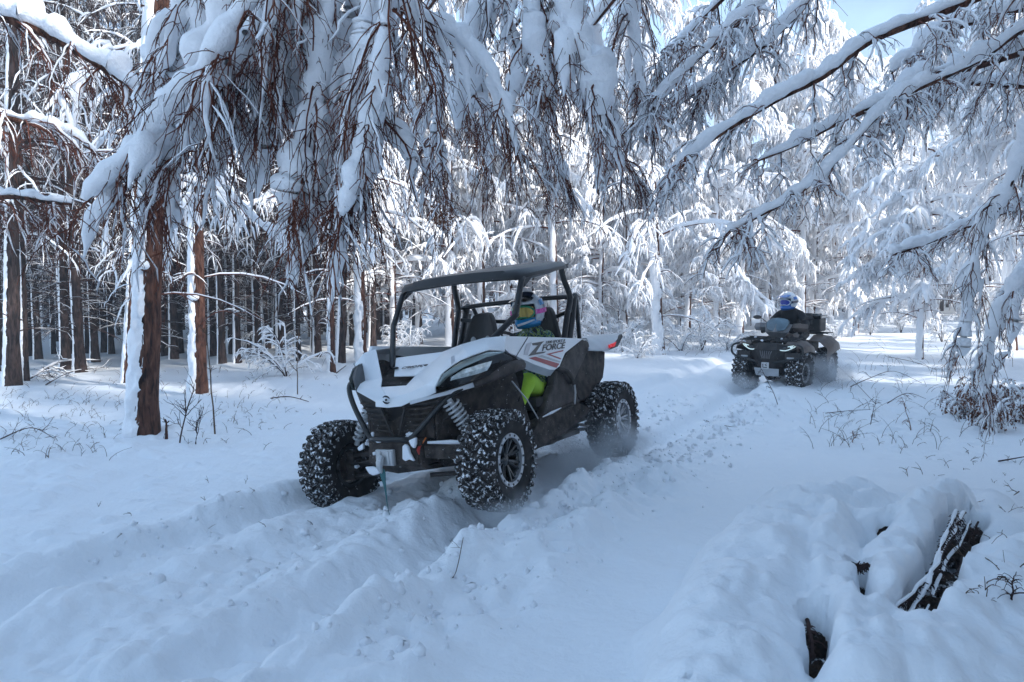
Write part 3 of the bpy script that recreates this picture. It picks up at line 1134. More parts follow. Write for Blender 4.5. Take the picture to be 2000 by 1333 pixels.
def bough(parent, pts, d, r0=0.016, r1=0.004, snow=(0.05, 0.03), m2=14, L2=0.7, g2=1.0, m3=10, L3=0.30, g3=0.9, m4=0, L4=0.08,
          drape=0.045, drape_gap=0.25, tw=0.0028, seed=0, sp2=0.8, start=None, limb_snow_lift=0.8, tmin=0.0, twigmat='twig', ts=0.011, tgap=0.55, top=True, sheet=0):
    rr = np.random.default_rng(1000 + seed)
    P = poly3(pts, d)
    if start is not None:      # unseen stretch back to the trunk
        s0 = Vector(start)
        p0 = Vector(P[0])
        back = [tuple(s0.lerp(p0, t) + Vector((0, 0, 0.35 * sin(pi * t)))) for t in (0.0, 0.25, 0.5, 0.75)]
        K0 = len(back)
        full = np.concatenate([np.array(back), P])
        Rf = np.concatenate([np.linspace(r0 * 1.9, r0 * 1.05, K0), np.linspace(r0, r1, len(P))])
    else:
        full, Rf = P, np.linspace(r0, r1, len(P))
    lb = Batch()
    lb.add(tubes(full[None], Rf[None], 8, jitter=0.12, nscale=25))
    limb = obj('limb', lb.mesh('limb', M['bark']), parent)
    tb, sb = Batch(), Batch()
    if top:
        Ps = full.copy()[None]
        Rs = np.interp(np.linspace(0, 1, len(full)), [0, 1], snow)[None] * rr.uniform(0.75, 1.25, (1, len(full)))
        Rs[:, -1] *= 0.3
        Ps, Rs = np.stack([resample(Ps[0], Rs[0], len(full) * 4)[0]]), np.stack([resample(Ps[0], Rs[0], len(full) * 4)[1]])
        lum = 1 + .55 * noise3(Ps, 5.0, seed) + .3 * noise3(Ps, 14.0, seed + 1)
        Rs = Rs * np.clip(lum, .12, 1.7)
        Ps[..., 2] += Rs * limb_snow_lift + np.interp(np.linspace(0, 1, Ps.shape[1]), [0, 1], [r0, r1])
        sb.add(tubes(Ps, Rs, 9, jitter=0.35, nscale=9, seed=seed))
    off = np.array([0, 0.85, 0.35])
    s2 = kids(P[None], m2, L2, K=9, spread=sp2, grav=g2, tmin=tmin, r=rr, wig=0.25, side3d=0.35, taperL=0.35)
    tb.add(tubes(s2, rad(len(s2), 9, tw * 2.1, tw, r=rr), 4))
    def hang(C, r_, back, js, ns, sd):
        n_ = C.shape[1]
        Rs = rad(len(C), n_, r_, r_ * .5, .45, rr) * np.minimum(1, np.minimum(np.linspace(.4, 4, n_), np.linspace(3.2, .12, n_)))[None]
        Ps = C + Rs[..., None] * off + np.array([0, back, 0])
        Ps = np.stack([resample(Ps[i], Rs[i], 20)[0] for i in range(len(Ps))])
        Rs = np.stack([np.interp(np.linspace(0, 1, 20), np.linspace(0, 1, n_), q) for q in Rs])
        lump = 1 + .35 * noise3(Ps, 9.0, sd + 5)
        sb.add(tubes(Ps, np.clip(Rs * lump, .002, 1), 9, jitter=js, nscale=ns, seed=sd))
    keep = rr.random(len(s2)) > drape_gap
    if keep.any():
        hang(s2[keep], drape * .5, .015, .6, 16, seed)
    if sheet:
        big = kids(P[None], sheet, L2 * .95, K=9, spread=sp2 * .8, grav=g2, tmin=tmin, r=rr, wig=.15, side3d=.25, taperL=.35)
        hang(big, drape * 1.0, .07, .65, 10, seed + 2)
    s3 = kids(s2, m3, L3, K=6, spread=0.75, grav=g3, tmin=0.05, r=rr, wig=0.3, side3d=0.4, taperL=0.3)
    tb.add(tubes(s3, rad(len(s3), 6, tw, tw * 0.55, r=rr), 3))
    Ps, Rs = snow_on(s3, ts, ts * 0.7, lift=0.5, gap=tgap, r=rr)
    Ps = Ps + Rs[..., None] * np.array([0, 0.6, 0])
    sb.add(tubes(Ps, Rs, 4, jitter=0.4, nscale=18))
    if m4:
        s4 = kids(s3, m4, L4, K=3, spread=1.0, grav=0.6, tmin=0.05, r=rr, side3d=0.5)
        tb.add(tubes(s4, rad(len(s4), 3, tw * 0.7, tw * 0.5, r=rr), 3))
    a = obj('twigs', tb.mesh('twigs', M[twigmat]), limb)
    b = obj('snow', sb.mesh('snow', M['snow_tree']), limb)
    a['kind'] = 'stuff'
    b['kind'] = 'stuff'
    return limb


def near_tree(x, y, r, Ht, label, seed):
    t = empty('larch_tree', (0, 0, 0))
    tag(t, label, 'tree')
    C, R = trunk_arrays(Ht, r, seed=seed, K=22, crook=0.03)
    C = C + np.array([x, y, hz(x, y)])
    C2, R2 = resample(C, R, 60)
    V, Q = lathe_path(C2, R2, 16, jit=0.1, seed=seed)
    obj('trunk', mesh_np('trunk', V, Q, M['bark']), t)
    return t


ta = near_tree(-3.6, 2.9, 0.19, 12, 'big larch left of the camera whose snow-laden boughs hang down across the top left', 401)
A0 = (-3.6, 2.9, 4.0)
# left curtain
TW = dict(g3=.6, tw=.0026, ts=.007, tgap=.8, m4=2, L4=.09)
LT = dict(TW, m3=8, L3=.30, L2=.42, g2=.85, drape_gap=.6, sp2=1.0, sheet=10)
bough(ta, [(560, -120), (480, 30), (380, 170), (270, 290), (165, 400)], 3.2, .013, .004, (.06, .05), m2=24, drape=.062, seed=1, start=A0, **LT)
bough(ta, [(620, -120), (540, 40), (440, 190), (330, 330), (290, 400)], 3.4, .012, .004, (.06, .05), m2=20, drape=.070, seed=2, start=A0, **LT)
bough(ta, [(500, -140), (470, -20), (440, 60), (370, 150)], 3.6, .012, .004, (.09, .07), m2=10, drape=.09, seed=3, start=A0, **LT)
bough(ta, [(600, -120), (570, 20), (540, 130), (500, 220)], 3.5, .012, .004, (.08, .06), m2=14, drape=.08, seed=7, start=A0, **LT)
bough(ta, [(420, -140), (380, -20), (330, 60), (285, 150)], 3.9, .012, .004, (.07, .05), m2=14, drape=.07, seed=23, start=A0, **LT)
# middle curtain, hanging lowest
MD = dict(TW, m3=8, L3=.30, L2=.48, g2=1.0, drape_gap=.6, sp2=1.0, sheet=10)
bough(ta, [(735, -140), (722, 0), (712, 90), (705, 170), (690, 280), (670, 380)], 3.3, .024, .004, (.05, .03), m2=24, drape=.075, seed=4, start=A0, **MD)
bough(ta, [(670, -140), (640, 60), (610, 220), (585, 340), (565, 420)], 3.4, .012, .004, (.07, .07), m2=15, drape=.095, seed=5, start=A0, **dict(MD, L2=.36, drape_gap=.4, sheet=10))
bough(ta, [(760, -120), (750, 80), (725, 240), (690, 360), (665, 430)], 3.15, .012, .003, (.05, .035), m2=18, drape=.06, seed=6, start=A0, **dict(MD, L2=.38, drape_gap=.8, sheet=0))
bough(ta, [(720, -60), (760, 10), (830, 40), (900, 80), (960, 150), (1000, 230)], 3.6, .010, .003, (.04, .03), m2=12, drape=.03, seed=8, **dict(MD, L2=.34, drape_gap=.7))
# stout snowy limb, far left
tb_ = near_tree(-6.4, 5.2, 0.2, 12, 'larch out to the left that carries the stout snow-topped limb in the upper left corner', 402)
SL = dict(TW, m3=10, L3=.35, g2=.6, drape=.03, drape_gap=.6, tw_=0)
SL.pop('tw_')
SL['tw'] = .0035
bough(tb_, [(-90, 0), (0, 32), (90, 68), (160, 108), (220, 145), (268, 182)], 5.4, 0.036, 0.016, (0.095, 0.06), m2=20, L2=.6, seed=9, start=(-6.4, 5.2, 3.2), **SL)
bough(tb_, [(-80, 210), (30, 235), (120, 260), (190, 300)], 7.0, 0.03, 0.012, (0.06, 0.04), m2=20, L2=.9, seed=10, start=(-6.4, 5.2, 3.0), **SL)
bough(tb_, [(-80, 395), (20, 385), (90, 395), (140, 400)], 7.5, 0.03, 0.012, (0.06, 0.04), m2=14, L2=.7, seed=11, start=(-6.4, 5.2, 2.6), **SL)
# curtain above the buggy, further off
tc_ = near_tree(3.4, -1.0, 0.17, 11, 'larch close beside the photographer whose fine boughs hang at top centre', 403)
C0 = (3.4, -1.0, 4.6)
CT = dict(TW, m3=9, L3=.24, L2=.38, g2=.9, drape_gap=.6, sp2=1.0, start=C0, sheet=8)
bough(tc_, [(1090, -150), (1110, 0), (1130, 90), (1160, 160), (1172, 235)], 4.0, .012, .003, (.08, .06), m2=14, drape=.085, seed=12, **dict(CT, drape_gap=.4, sheet=8))
bough(tc_, [(1040, -150), (1040, 0), (1045, 100), (1070, 200)], 4.1, .014, .004, (.07, .05), m2=16, drape=.06, seed=13, **CT)
bough(tc_, [(960, -150), (940, 0), (920, 100), (925, 190)], 4.3, .012, .003, (.08, .06), m2=11, drape=.08, seed=14, **dict(CT, drape_gap=.4, sheet=8))
bough(tc_, [(850, -150), (865, 60), (855, 180), (845, 290)], 4.6, .012, .003, (.03, .02), m2=14, drape=.035, seed=15, **dict(CT, drape_gap=.75))
bough(tc_, [(1050, 60), (1090, 140), (1130, 210), (1200, 300), (1240, 350)], 5.2, .014, .004, (.05, .03), m2=16, drape=.03, seed=16, **dict(CT, drape_gap=.7, sheet=0))
bough(tc_, [(900, 120), (960, 220), (1000, 290), (1040, 330)], 5.4, .012, .004, (.04, .03), m2=18, drape=.03, seed=17, **dict(CT, drape_gap=.7, sheet=0))
bough(tc_, [(1230, -140), (1235, 40), (1250, 160), (1265, 250)], 5.0, .012, .004, (.05, .03), m2=16, drape=.04, seed=18, **dict(CT, drape_gap=.6))
bough(tc_, [(760, 60), (800, 200), (830, 300), (860, 370)], 5.6, .012, .004, (.04, .03), m2=16, drape=.03, seed=19, **dict(CT, drape_gap=.7, sheet=0))
bough(tc_, [(1000, 60), (1020, 180), (1060, 280), (1110, 360)], 5.8, .012, .004, (.04, .03), m2=18, drape=.03, seed=20, **dict(CT, drape_gap=.6, sheet=3))
bough(tc_, [(1150, 60), (1190, 180), (1200, 280), (1190, 350)], 5.5, .012, .004, (.05, .03), m2=18, drape=.035, seed=21, **dict(CT, drape_gap=.6, sheet=3))
bough(tc_, [(820, 40), (860, 150), (930, 260), (960, 340)], 6.0, .012, .004, (.04, .03), m2=18, drape=.03, seed=22, **dict(CT, drape_gap=.6, sheet=2))
# long limbs sloping down from the upper right
td_ = near_tree(6.3, 3.6, 0.24, 13, 'great larch beyond the right edge whose long snow-topped limbs slope down to the left', 404)
D0 = (6.3, 3.6, 4.4)
right = [
    ([(2100, -75), (1950, -20), (1860, 18), (1700, 82), (1610, 150), (1520, 195), (1400, 268), (1330, 325), (1290, 370)], 4.6, 0.027, 0.005, (0.048, 0.028)),
    ([(2100, 75), (2000, 100), (1900, 132), (1820, 148), (1740, 195), (1640, 240), (1560, 282), (1480, 315)], 5.0, 0.030, 0.006, (0.048, 0.03)),
    ([(2100, 10), (2000, 58), (1920, 115), (1850, 150), (1740, 205), (1640, 310), (1560, 380), (1480, 425), (1420, 455)], 4.8, 0.015, 0.004, (0.042, 0.026)),
    ([(2100, -10), (2000, 18), (1880, 52), (1800, 95), (1740, 145)], 5.6, 0.022, 0.006, (0.055, 0.04)),
    ([(1560, -90), (1490, 5), (1420, 65), (1360, 120), (1300, 182), (1250, 235)], 5.0, 0.018, 0.005, (0.045, 0.03)),
    ([(1470, -70), (1410, 0), (1350, 60), (1290, 120)], 5.6, 0.022, 0.008, (0.04, 0.03)),
    ([(1650, -70), (1580, 5), (1500, 85), (1420, 140), (1340, 195), (1280, 235)], 5.3, 0.016, 0.005, (0.046, 0.03)),
    ([(2080, 160), (1980, 170), (1880, 165), (1800, 200), (1740, 240)], 6.2, 0.024, 0.006, (0.05, 0.04)),
    ([(2080, 380), (1990, 405), (1900, 440), (1800, 480), (1740, 500)], 6.6, 0.022, 0.006, (0.06, 0.04)),
]
for k, (pts, d, r0, r1, sn) in enumerate(right):
    bough(td_, pts, d, r0, r1, sn, m2=30, L2=.42, g2=.55, m3=8, L3=.20, g3=.5, m4=2, L4=.07, drape=.024, drape_gap=.25, seed=30 + k, start=D0, sp2=1.2, tw=.0024, ts=.009, tgap=.25)
# the bent limb that hangs to the ground at the right edge, with dry leaves still on it
bough(td_, [(2060, 190, 5.4), (2005, 290, 5.6), (1960, 390, 5.8), (1915, 470, 6.0), (1895, 560, 6.1), (1885, 640, 6.2), (1880, 700, 6.2)], 6.0, .020, .006, (.075, .06), m2=15, L2=.36, g2=.9, m3=8, L3=.22,
      m4=2, drape=.04, drape_gap=.4, seed=50, start=D0, sp2=1.0)
bough(td_, [(2100, 480, 6.4), (2020, 520, 6.4), (1960, 600, 6.4), (1930, 690, 6.5), (1920, 780, 6.6)], 6.4, .018, .005, (.07, .05), m2=15, L2=.36, g2=.9, m3=8, L3=.22, m4=2, drape=.045, drape_gap=.4, seed=51, sp2=.9)
bough(td_, [(2120, 420, 7.0), (2040, 450, 7.0), (1990, 560, 7.0), (1970, 700, 7.0)], 7.0, .016, .005, (.08, .06), m2=16, L2=.45, g2=.9, m3=7, L3=.24, m4=1, drape=.06, drape_gap=.3, seed=52, sp2=.9)


def leaves(n, box, d0, d1, seed, size=0.028):
    """dry leaves clinging to twigs: small curled quads"""
    rr = np.random.default_rng(seed)
    x0, y0, x1, y1 = box
    V, Q = [], []
    for i in range(n):
        # clumped
        cx, cy = rr.uniform(x0, x1), rr.uniform(y0, y1)
        dd = rr.uniform(d0, d1)
        for k in range(5):
            c = np.array(at(cx + rr.normal(0, 9), cy + abs(rr.normal(0, 18)), dd + rr.normal(0, 0.06)))
            a = rr.normal(0, 1, 3)
            a[2] -= 1.2
            a /= np.linalg.norm(a)
            b = np.cross(a, rr.normal(0, 1, 3))
            b /= np.linalg.norm(b)
            s = size * rr.uniform(0.5, 1.2)
            nrm = np.cross(a, b) * s * 0.25
            base = len(V)
            V += [c, c + a * s * 0.5 + b * s * 0.3 + nrm, c + a * s, c + a * s * 0.5 - b * s * 0.3 + nrm]
            Q.append([base, base + 1, base + 2, base + 3])
    return mesh_np('dry_leaves', np.array(V), np.array(Q), M['leaf_dry'], smooth=False)


o = obj('dry_leaves', leaves(60, (840, 380, 890, 430), 4.7, 5.0, 6, 0.02), tc_)
o['kind'] = 'stuff'
o = obj('dry_leaves', leaves(60, (1030, 80, 1080, 200), 4.0, 4.2, 7, 0.02), tc_)
o['kind'] = 'stuff'

# ================================================================== SIDE-BY-SIDE BUGGY
yaw_, rol_, nos_ = radians(29.8), radians(5.5), radians(1.0)
f0 = Vector((-sin(yaw_), -cos(yaw_), 0))
l0 = Vector((cos(yaw_), -sin(yaw_), 0))
BX = f0 * cos(nos_) + Vector((0, 0, sin(nos_)))
bz = Vector((0, 0, cos(nos_))) - f0 * sin(nos_)
BY = l0 * cos(rol_) + bz * sin(rol_)
BZ = BX.cross(BY)
BO = Vector((0.577, 6.45, CAM.z - 1.29)) - BY * 0.85 - BZ * 0.375
BMAT = Matrix((( BX.x, BY.x, BZ.x, BO.x), (BX.y, BY.y, BZ.y, BO.y), (BX.z, BY.z, BZ.z, BO.z), (0, 0, 0, 1)))


def V(px, py, y):
    """point of the buggy (own frame: x forward, y to its left, z up) traced on its lateral plane y"""
    d = FW + RT * ((px - 1000.0) / 1450.0) - UPV * ((py - 666.5) / 1450.0)
    t = (BO + BY * y - CAM).dot(BY) / d.dot(BY)
    P = CAM + d * t - BO
    return Vector((P.dot(BX), y, P.dot(BZ)))


def my(p):
    return Vector((p[0], -p[1], p[2]))


def wheel(parent, c, out, R=0.375, W=0.27, rimr=0.195, steer=0.0, ring=M['rim_light'], centre=M['gloss'], rot=0.0, lugs=30):
    """out=+1: outer face towards +y"""
    w = MB()
    # barrel and beadlock ring
    o = out
    w.lathe([(rimr * 0.80, -W * 0.42), (rimr * 0.95, -W * 0.40), (rimr * 0.78, -W * 0.30), (rimr * 0.76, W * 0.30), (rimr * 0.8, W * 0.34)], 36)
    if o < 0:
        w = w.mirror_y()
    rim = w.build('wheel', centre, parent)
    rim.location = c
    rim.rotation_euler = (0, rot, steer)
    ty = MB()
    prof = [(rimr * 0.98, -W * 0.40), (rimr * 1.10, -W * 0.47), (R * 0.78, -W * 0.52), (R * 0.90, -W * 0.50), (R * 0.945, -W * 0.40), (R * 0.955, -W * 0.2), (R * 0.96, 0),
            (R * 0.955, W * 0.2), (R * 0.945, W * 0.40), (R * 0.90, W * 0.50), (R * 0.78, W * 0.52), (rimr * 1.10, W * 0.47), (rimr * 0.98, W * 0.40)]
    ty.lathe(prof, 48)
    ty.build('tyre', M['rubber_side'], rim)
    tb = MB()
    for k in range(lugs):
        a = 2 * pi * k / lugs
        for j, (yy, ln, tw_, da, hgt) in enumerate(((-0.36, 0.085, 0.35, 0.0, 0.03), (-0.13, 0.07, -0.5, 0.5, 0.034), (0.13, 0.07, 0.5, 0.0, 0.034), (0.36, 0.085, -0.35, 0.5, 0.03))):
            an = a + da * 2 * pi / lugs
            rr = R * 0.95 if abs(yy) < 0.3 else R * 0.935
            m = Matrix.Rotation(-an, 3, 'Y') @ Matrix.Rotation(tw_ + 0.15 * sin(k * 7 + j), 3, 'X')
            m2 = Matrix.Rotation(-an, 3, 'Y')
            tb.box(m2 @ Vector((rr + hgt / 2 - 0.004, 0, 0)) + Vector((0, yy * W, 0)), (hgt, ln, 0.036 if abs(yy) < 0.3 else 0.042), m)
        # shoulder lugs wrapping down the sidewall
        for sd in (-1, 1):
            an = a + (0.5 if sd > 0 else 0) * 2 * pi / lugs
            m = Matrix.Rotation(-an, 3, 'Y')
            tb.box(m @ Vector((R * 0.875, 0, 0)) + Vector((0, sd * W * 0.515, 0)), (0.075, 0.022, 0.030), m)
    t2 = tb.build('tread', M['rubber'], rim, smooth=False, merge=False)
    t2['kind'] = 'stuff'
    # outer ring
    rg = MB()
    ya = W * 0.40
    rg.lathe([(rimr * 0.84, ya - 0.015), (rimr * 0.86, ya + 0.012), (rimr * 1.02, ya + 0.014), (rimr * 1.05, ya - 0.006), (rimr * 0.98, ya - 0.02)], 40)
    if o < 0:
        rg = rg.mirror_y()
    rg.build('beadlock_ring', ring, rim)
    bl = MB()
    for k in range(16):
        a = 2 * pi * k / 16
        bl.lathe([(0.0001, 0.0), (0.009, 0.0), (0.009, -0.006), (0.0001, -0.006)], 6, c=(rimr * 0.945 * cos(a), o * (ya + 0.018), rimr * 0.945 * sin(a)))
    bl.build('ring_bolts', M['gloss'], rim, merge=False)
    sp = MB()
    for k in range(7):
        a = 2 * pi * k / 7
        for da in (-0.16, 0.16):
            p0 = Vector((0.045 * cos(a), o * ya * 0.62, 0.045 * sin(a)))
            p1 = Vector((rimr * 0.84 * cos(a + da), o * ya * 0.9, rimr * 0.84 * sin(a + da)))
            sp.tube([p0, p1], [0.014, 0.010], 5)
    hub = [(0.0001, o * ya * 0.75), (0.032, o * ya * 0.74), (0.052, o * ya * 0.62), (0.06, o * ya * 0.2)]
    sp.lathe(hub, 20)
    for k in range(4):
        a = 2 * pi * k / 4 + 0.4
        sp.lathe([(0.0001, o * (ya * 0.72)), (0.008, o * ya * 0.72), (0.009, o * ya * 0.6)], 6, c=(0.04 * cos(a), 0, 0.04 * sin(a)))
    sp.build('spokes', centre if ring is not centre else M['rim_light'], rim)
    return rim


def clump(parent, pts, r, name='packed_snow', seed=0):
    rr = random.Random(seed)
    b = MB()
    for p in pts:
        for k in range(3):
            q = Vector(p) + Vector((rr.uniform(-r, r), rr.uniform(-r, r), rr.uniform(-r, r))) * 0.6
            b.ball(q, r * rr.uniform(0.5, 1.0), 9, 6, 0.35, (1, 1, 0.8))
    o = b.build(name, M['ice_clump'], parent)
    return o


def both(mb, name, m, parent, **k):
    mb.build(name, m, parent, **k)
    mb.mirror_y().build(name, m, parent, **k)


bug = bpy.data.objects.new('side_by_side_buggy', None)
link(bug)
bug.matrix_world = BMAT
tag(bug, 'white and black side-by-side off-road buggy with roof, driving through deep snow towards the camera', 'buggy')

# ---- wheels
FLc, RLc, FRc, RRc = Vector((1.145, 0.715, 0.375)), Vector((-1.145, 0.715, 0.375)), Vector((1.145, -0.845, 0.30)), Vector((-1.145, -0.83, 0.30))
wheel(bug, FLc, 1, steer=0.02)
wheel(bug, RLc, 1, rot=0.4, centre=M['rim_light'])
wheel(bug, FRc, -1, steer=-0.03, rot=0.2)
wheel(bug, RRc, -1, rot=0.7)

# ---- white hood and fender shell (left traced, right mirrored)
L_ = [V(757, 797, 0), V(783, 794, .12), V(800, 785, .22), V(833, 776, .33), V(872, 766, .45)]
H_ = [V(757, 781, 0), V(785, 777, .13), V(805, 766, .25), V(833, 755, .36), V(850, 757, .44)]
R_ = [V(762, 757, 0), V(792, 755, .15), V(812, 742, .27), V(835, 722, .36), V(862, 731, .50)]
# faceted white shell, each side traced
def shell(name, pts, faces, m, parent):
    q = MB()
    names = list(pts)
    P = [(V(*pts[k]) if isinstance(pts[k], tuple) else pts[k]) for k in names]
    q.add(P, [tuple(names.index(k) for k in f.split()) for f in faces])
    o = q.build(name, m, parent, smooth=(name == 'hood_shell'))
    s_ = o.modifiers.new('sol', 'SOLIDIFY')
    s_.thickness = .012
    s_.offset = -1
    b_ = o.modifiers.new('bevel', 'BEVEL')
    b_.width = .006
    b_.segments = 2
    b_.angle_limit = radians(12)
    return o


CPd, CPc, CPe, CPg, CPk = V(769, 735, -.20), V(811, 734, .03), V(773, 699, -.40), V(865, 687, .14), V(836, 716, .13)
lp = dict(a=(744, 756, -.17), b=(793, 753, .06), c=CPc, k=CPk, g=CPg, n0=(757, 797, 0), n1=(783, 794, .12), n2=(802, 785, .2), n3=(833, 775, .33), n4=(850, 768, .42),
          e0=(757, 779, 0), t1=(800, 768, .18), t2=(832, 752, .33), q1=(849, 757, .44), q2=(862, 730, .50), q3=(884, 712, .56), q4=(918, 695, .63), q5=(955, 683, .68), q6=(986, 686, .72),
          r1=(900, 673, .42), r2=(945, 660, .56), r3=(988, 656, .68), v1=Vector((.85, .40, 1.14)), v2=Vector((.70, .52, 1.20)), v3=Vector((.50, .62, 1.24)), v0=Vector((.80, .14, 1.17)))
shell('hood_shell', lp, ['n0 n1 t1 e0', 'n1 n2 t1', 'n2 n3 t2 t1', 'n3 n4 q1 t2', 'a e0 t1 b', 'b t1 t2 c', 'c t2 q2 k', 't2 q1 q2', 'k q2 q3', 'k q3 g', 'g q3 q4 r1', 'r1 q4 q5 r2', 'r2 q5 q6 r3', 'g r1 v1 v0', 'r1 r2 v2 v1', 'r2 r3 v3 v2'], M['white'], bug)
rp = dict(a=(744, 756, -.17), w1=(746, 740, -.25), w2=(734, 682, -.50), s1=(710, 690, -.55), s2=(692, 712, -.60), s3=(702, 735, -.50), s4=(713, 744, -.42), s5=(694, 762, -.36), s6=(700, 750, -.40),
          m1=(733, 785, -.13), m2=(733, 795, -.12), e0=(757, 779, 0), n0=(757, 797, 0), u1=(718, 722, -.45), z1=Vector((.50, -.64, 1.28)), z2=Vector((.50, -.72, 1.22)), z3=Vector((.80, -.66, 1.16)))
shell('hood_shell', rp, ['n0 e0 m1 m2', 'e0 a s5 m1', 'a w1 s4 s6 s5', 'w1 u1 s4', 'w1 w2 u1', 'w2 s1 u1', 'u1 s1 s2 s3 s4', 'w2 z1 z2 s1', 's1 z2 z3 s2'], M['white'], bug)
cq = dict(d=CPd, c=CPc, k=CPk, g=CPg, e=CPe)
shell('hood_panel', cq, ['d c k g e'], M['white'], bug)
lf = MB()
lf.prism([V(690, 711, -.61), V(703, 709, -.60), V(712, 735, -.52), V(703, 734, -.52)], (.004, 0, .004))
lf.build('headlight_trim', M['chrome'], bug, smooth=False)
hl = []


def mid(a, b, t=0.5):
    return Vector(a).lerp(Vector(b), t)


pk = MB()
pk.grid([[Vector((1.45, -.2, .90)), Vector((1.45, .2, .90))], [Vector((1.34, -.24, .95)), Vector((1.34, .24, .95))], [Vector((1.17, -.36, .99)), Vector((1.17, .36, .99))],
         [Vector((1.0, -.5, 1.03)), Vector((1.0, .5, 1.03))], [Vector((.75, -.6, 1.10)), Vector((.75, .6, 1.10))], [Vector((.55, -.62, 1.16)), Vector((.55, .62, 1.16))]], thick=(0, 0, -.03))
pk.build('hood_recess', M['mud'], bug)
# seam strip on the hood, pale vertical bar by the fender
sv = MB()
a, b = V(884, 697, .50), V(886, 714, .53)
sv.prism([V(881, 699, .485), V(888, 696, .50), V(889, 708, .535), V(882, 712, .54)], (.006, .003, .006))
sv.build('hood_clip', M['grey_decal'], bug, smooth=False)


def panel(name, pts, thick, m, parent, bevel=0.004, mirror=True):
    p = MB()
    p.prism(pts, thick)
    p.build(name, m, parent, smooth=False, bevel=bevel)
    if mirror:
        p.mirror_y().build(name, m, parent, smooth=False, bevel=bevel)


# ---- grey lower lip of the nose
lip = MB()
lo = [p + Vector((-.01, .0, -.022)) for p in L_] + [V(925, 752, .55) + Vector((0, 0, -.02)), V(990, 722, .70) + Vector((0, 0, -.008))]
hi = [p + Vector((.004, 0, .004)) for p in L_] + [V(920, 749, .55), V(990, 719, .70)]
lip.grid([lo[2:], hi[2:]], thick=(-.02, -.02, 0))
lip.build('nose_lip', M['white'], bug)

# ---- headlights
pod = [V(852, 757, .47), V(868, 727, .53), V(900, 704, .60), V(955, 687, .69), V(984, 689, .72), V(1003, 700, .74), V(975, 726, .70), V(930, 742, .60), V(885, 757, .50)]
for s in (1, -1):
    F = (lambda p: p) if s > 0 else (lambda p: my(p) + Vector((-.05, .13, -.01)))
    q = MB()
    cen = sum(pod, Vector()) / len(pod) + Vector((-.03, -.015, 0))
    n = len(pod)
    q.add([F(p) for p in pod] + [F(cen)], [(i, (i + 1) % n, n) for i in range(n)])
    hlo = q.build('headlight', M['gloss'], bug)
    tr = MB()
    up_ = [V(851, 756, .48), V(866, 730, .535), V(900, 706, .605), V(953, 688, .695), V(985, 688, .725)]
    dn_ = [V(857, 755, .48), V(874, 738, .53), V(905, 718, .60), V(950, 698, .69), V(984, 689, .725)]
    tr.grid([[F(p) + Vector((.008, .006 * s, 0)) for p in up_], [F(mid(a, b)) + Vector((.016, .014 * s, 0.004)) for a, b in zip(up_, dn_)], [F(p) + Vector((.008, .006 * s, 0)) for p in dn_]])
    tr.build('headlight_trim', M['chrome'], hlo)
    ln = MB()
    up_ = [V(880, 737, .52), V(905, 722, .58), V(935, 712, .65), V(961, 705, .70)]
    dn_ = [V(879, 744, .52), V(908, 737, .58), V(935, 730, .64), V(951, 724, .67)]
    ln.grid([[F(p) + Vector((.010, .008 * s, 0)) for p in up_], [F(mid(a, b)) + Vector((.022, .02 * s, 0)) for a, b in zip(up_, dn_)], [F(p) + Vector((.010, .008 * s, 0)) for p in dn_]])
    ln.build('lens', M['lens'], hlo)

# ---- dark fender arch running back from under the headlight
ar = MB()
ar.tube([V(925, 752, .55), V(965, 733, .66), V(1000, 718, .73), V(1018, 713, .74)], [.03, .045, .05, .045], 10, smooth_n=4)
ar.build('fender_arch', M['dust'], bug)
ar = ar.mirror_y()
ar.v = [(x - .05, y + .12, z) for x, y, z in ar.v]
ar.build('fender_arch', M['dust'], bug)
ar2 = MB()
ar2.prism([V(984, 689, .71), V(1003, 697, .72), V(1018, 706, .72), V(1022, 716, .72), V(1003, 722, .72), V(965, 738, .66), V(950, 740, .62)], (0, -.06, 0))
ar2.build('fender_liner', M['mud'], bug, smooth=False)
ar2 = ar2.mirror_y()
ar2.v = [(x - .05, y + .12, z) for x, y, z in ar2.v]
ar2.build('fender_liner', M['mud'], bug, smooth=False)

# ---- side panel carrying the lettering
SP = .70
sp = [V(989, 657, SP), V(1030, 658, SP), V(1100, 660, SP), V(1139, 662, SP), V(1104, 690, SP), V(1093, 716, SP), V(1084, 723, SP), V(1073, 723, SP), V(1042, 712, SP), V(1010, 697, SP), V(996, 691, SP), V(984, 680, SP)]
pp = MB()
pp.prism(sp, (0, -.03, 0))
spL = pp.build('side_panel', M['white'], bug, smooth=False, bevel=.004)
pp.mirror_y().build('side_panel', M['white'], bug, smooth=False, bevel=.004)
seam = MB()
seam.tube([V(1031, 659, SP + .002), V(1008, 697, SP + .002)], .0035, 5)
seam.build('seam', M['ink'], spL)
# lower grey return of the panel
lr = MB()
lr.grid([[p + Vector((0, -.05, -.05)) for p in (sp[9], sp[8], sp[7], sp[6])], [p + Vector((0, -.002, 0)) for p in (sp[9], sp[8], sp[7], sp[6])]])
lr.build('panel_return', M['pale_grey'], spL)


def flat(name, pts, m, parent, y=SP, lift=.004):
    q = MB()
    P = [V(a, b, y) for a, b in pts]
    q.prism([p + Vector((0, lift - .0015, 0)) for p in P], (0, .0015, 0))
    return q.build(name, m, parent, smooth=False)


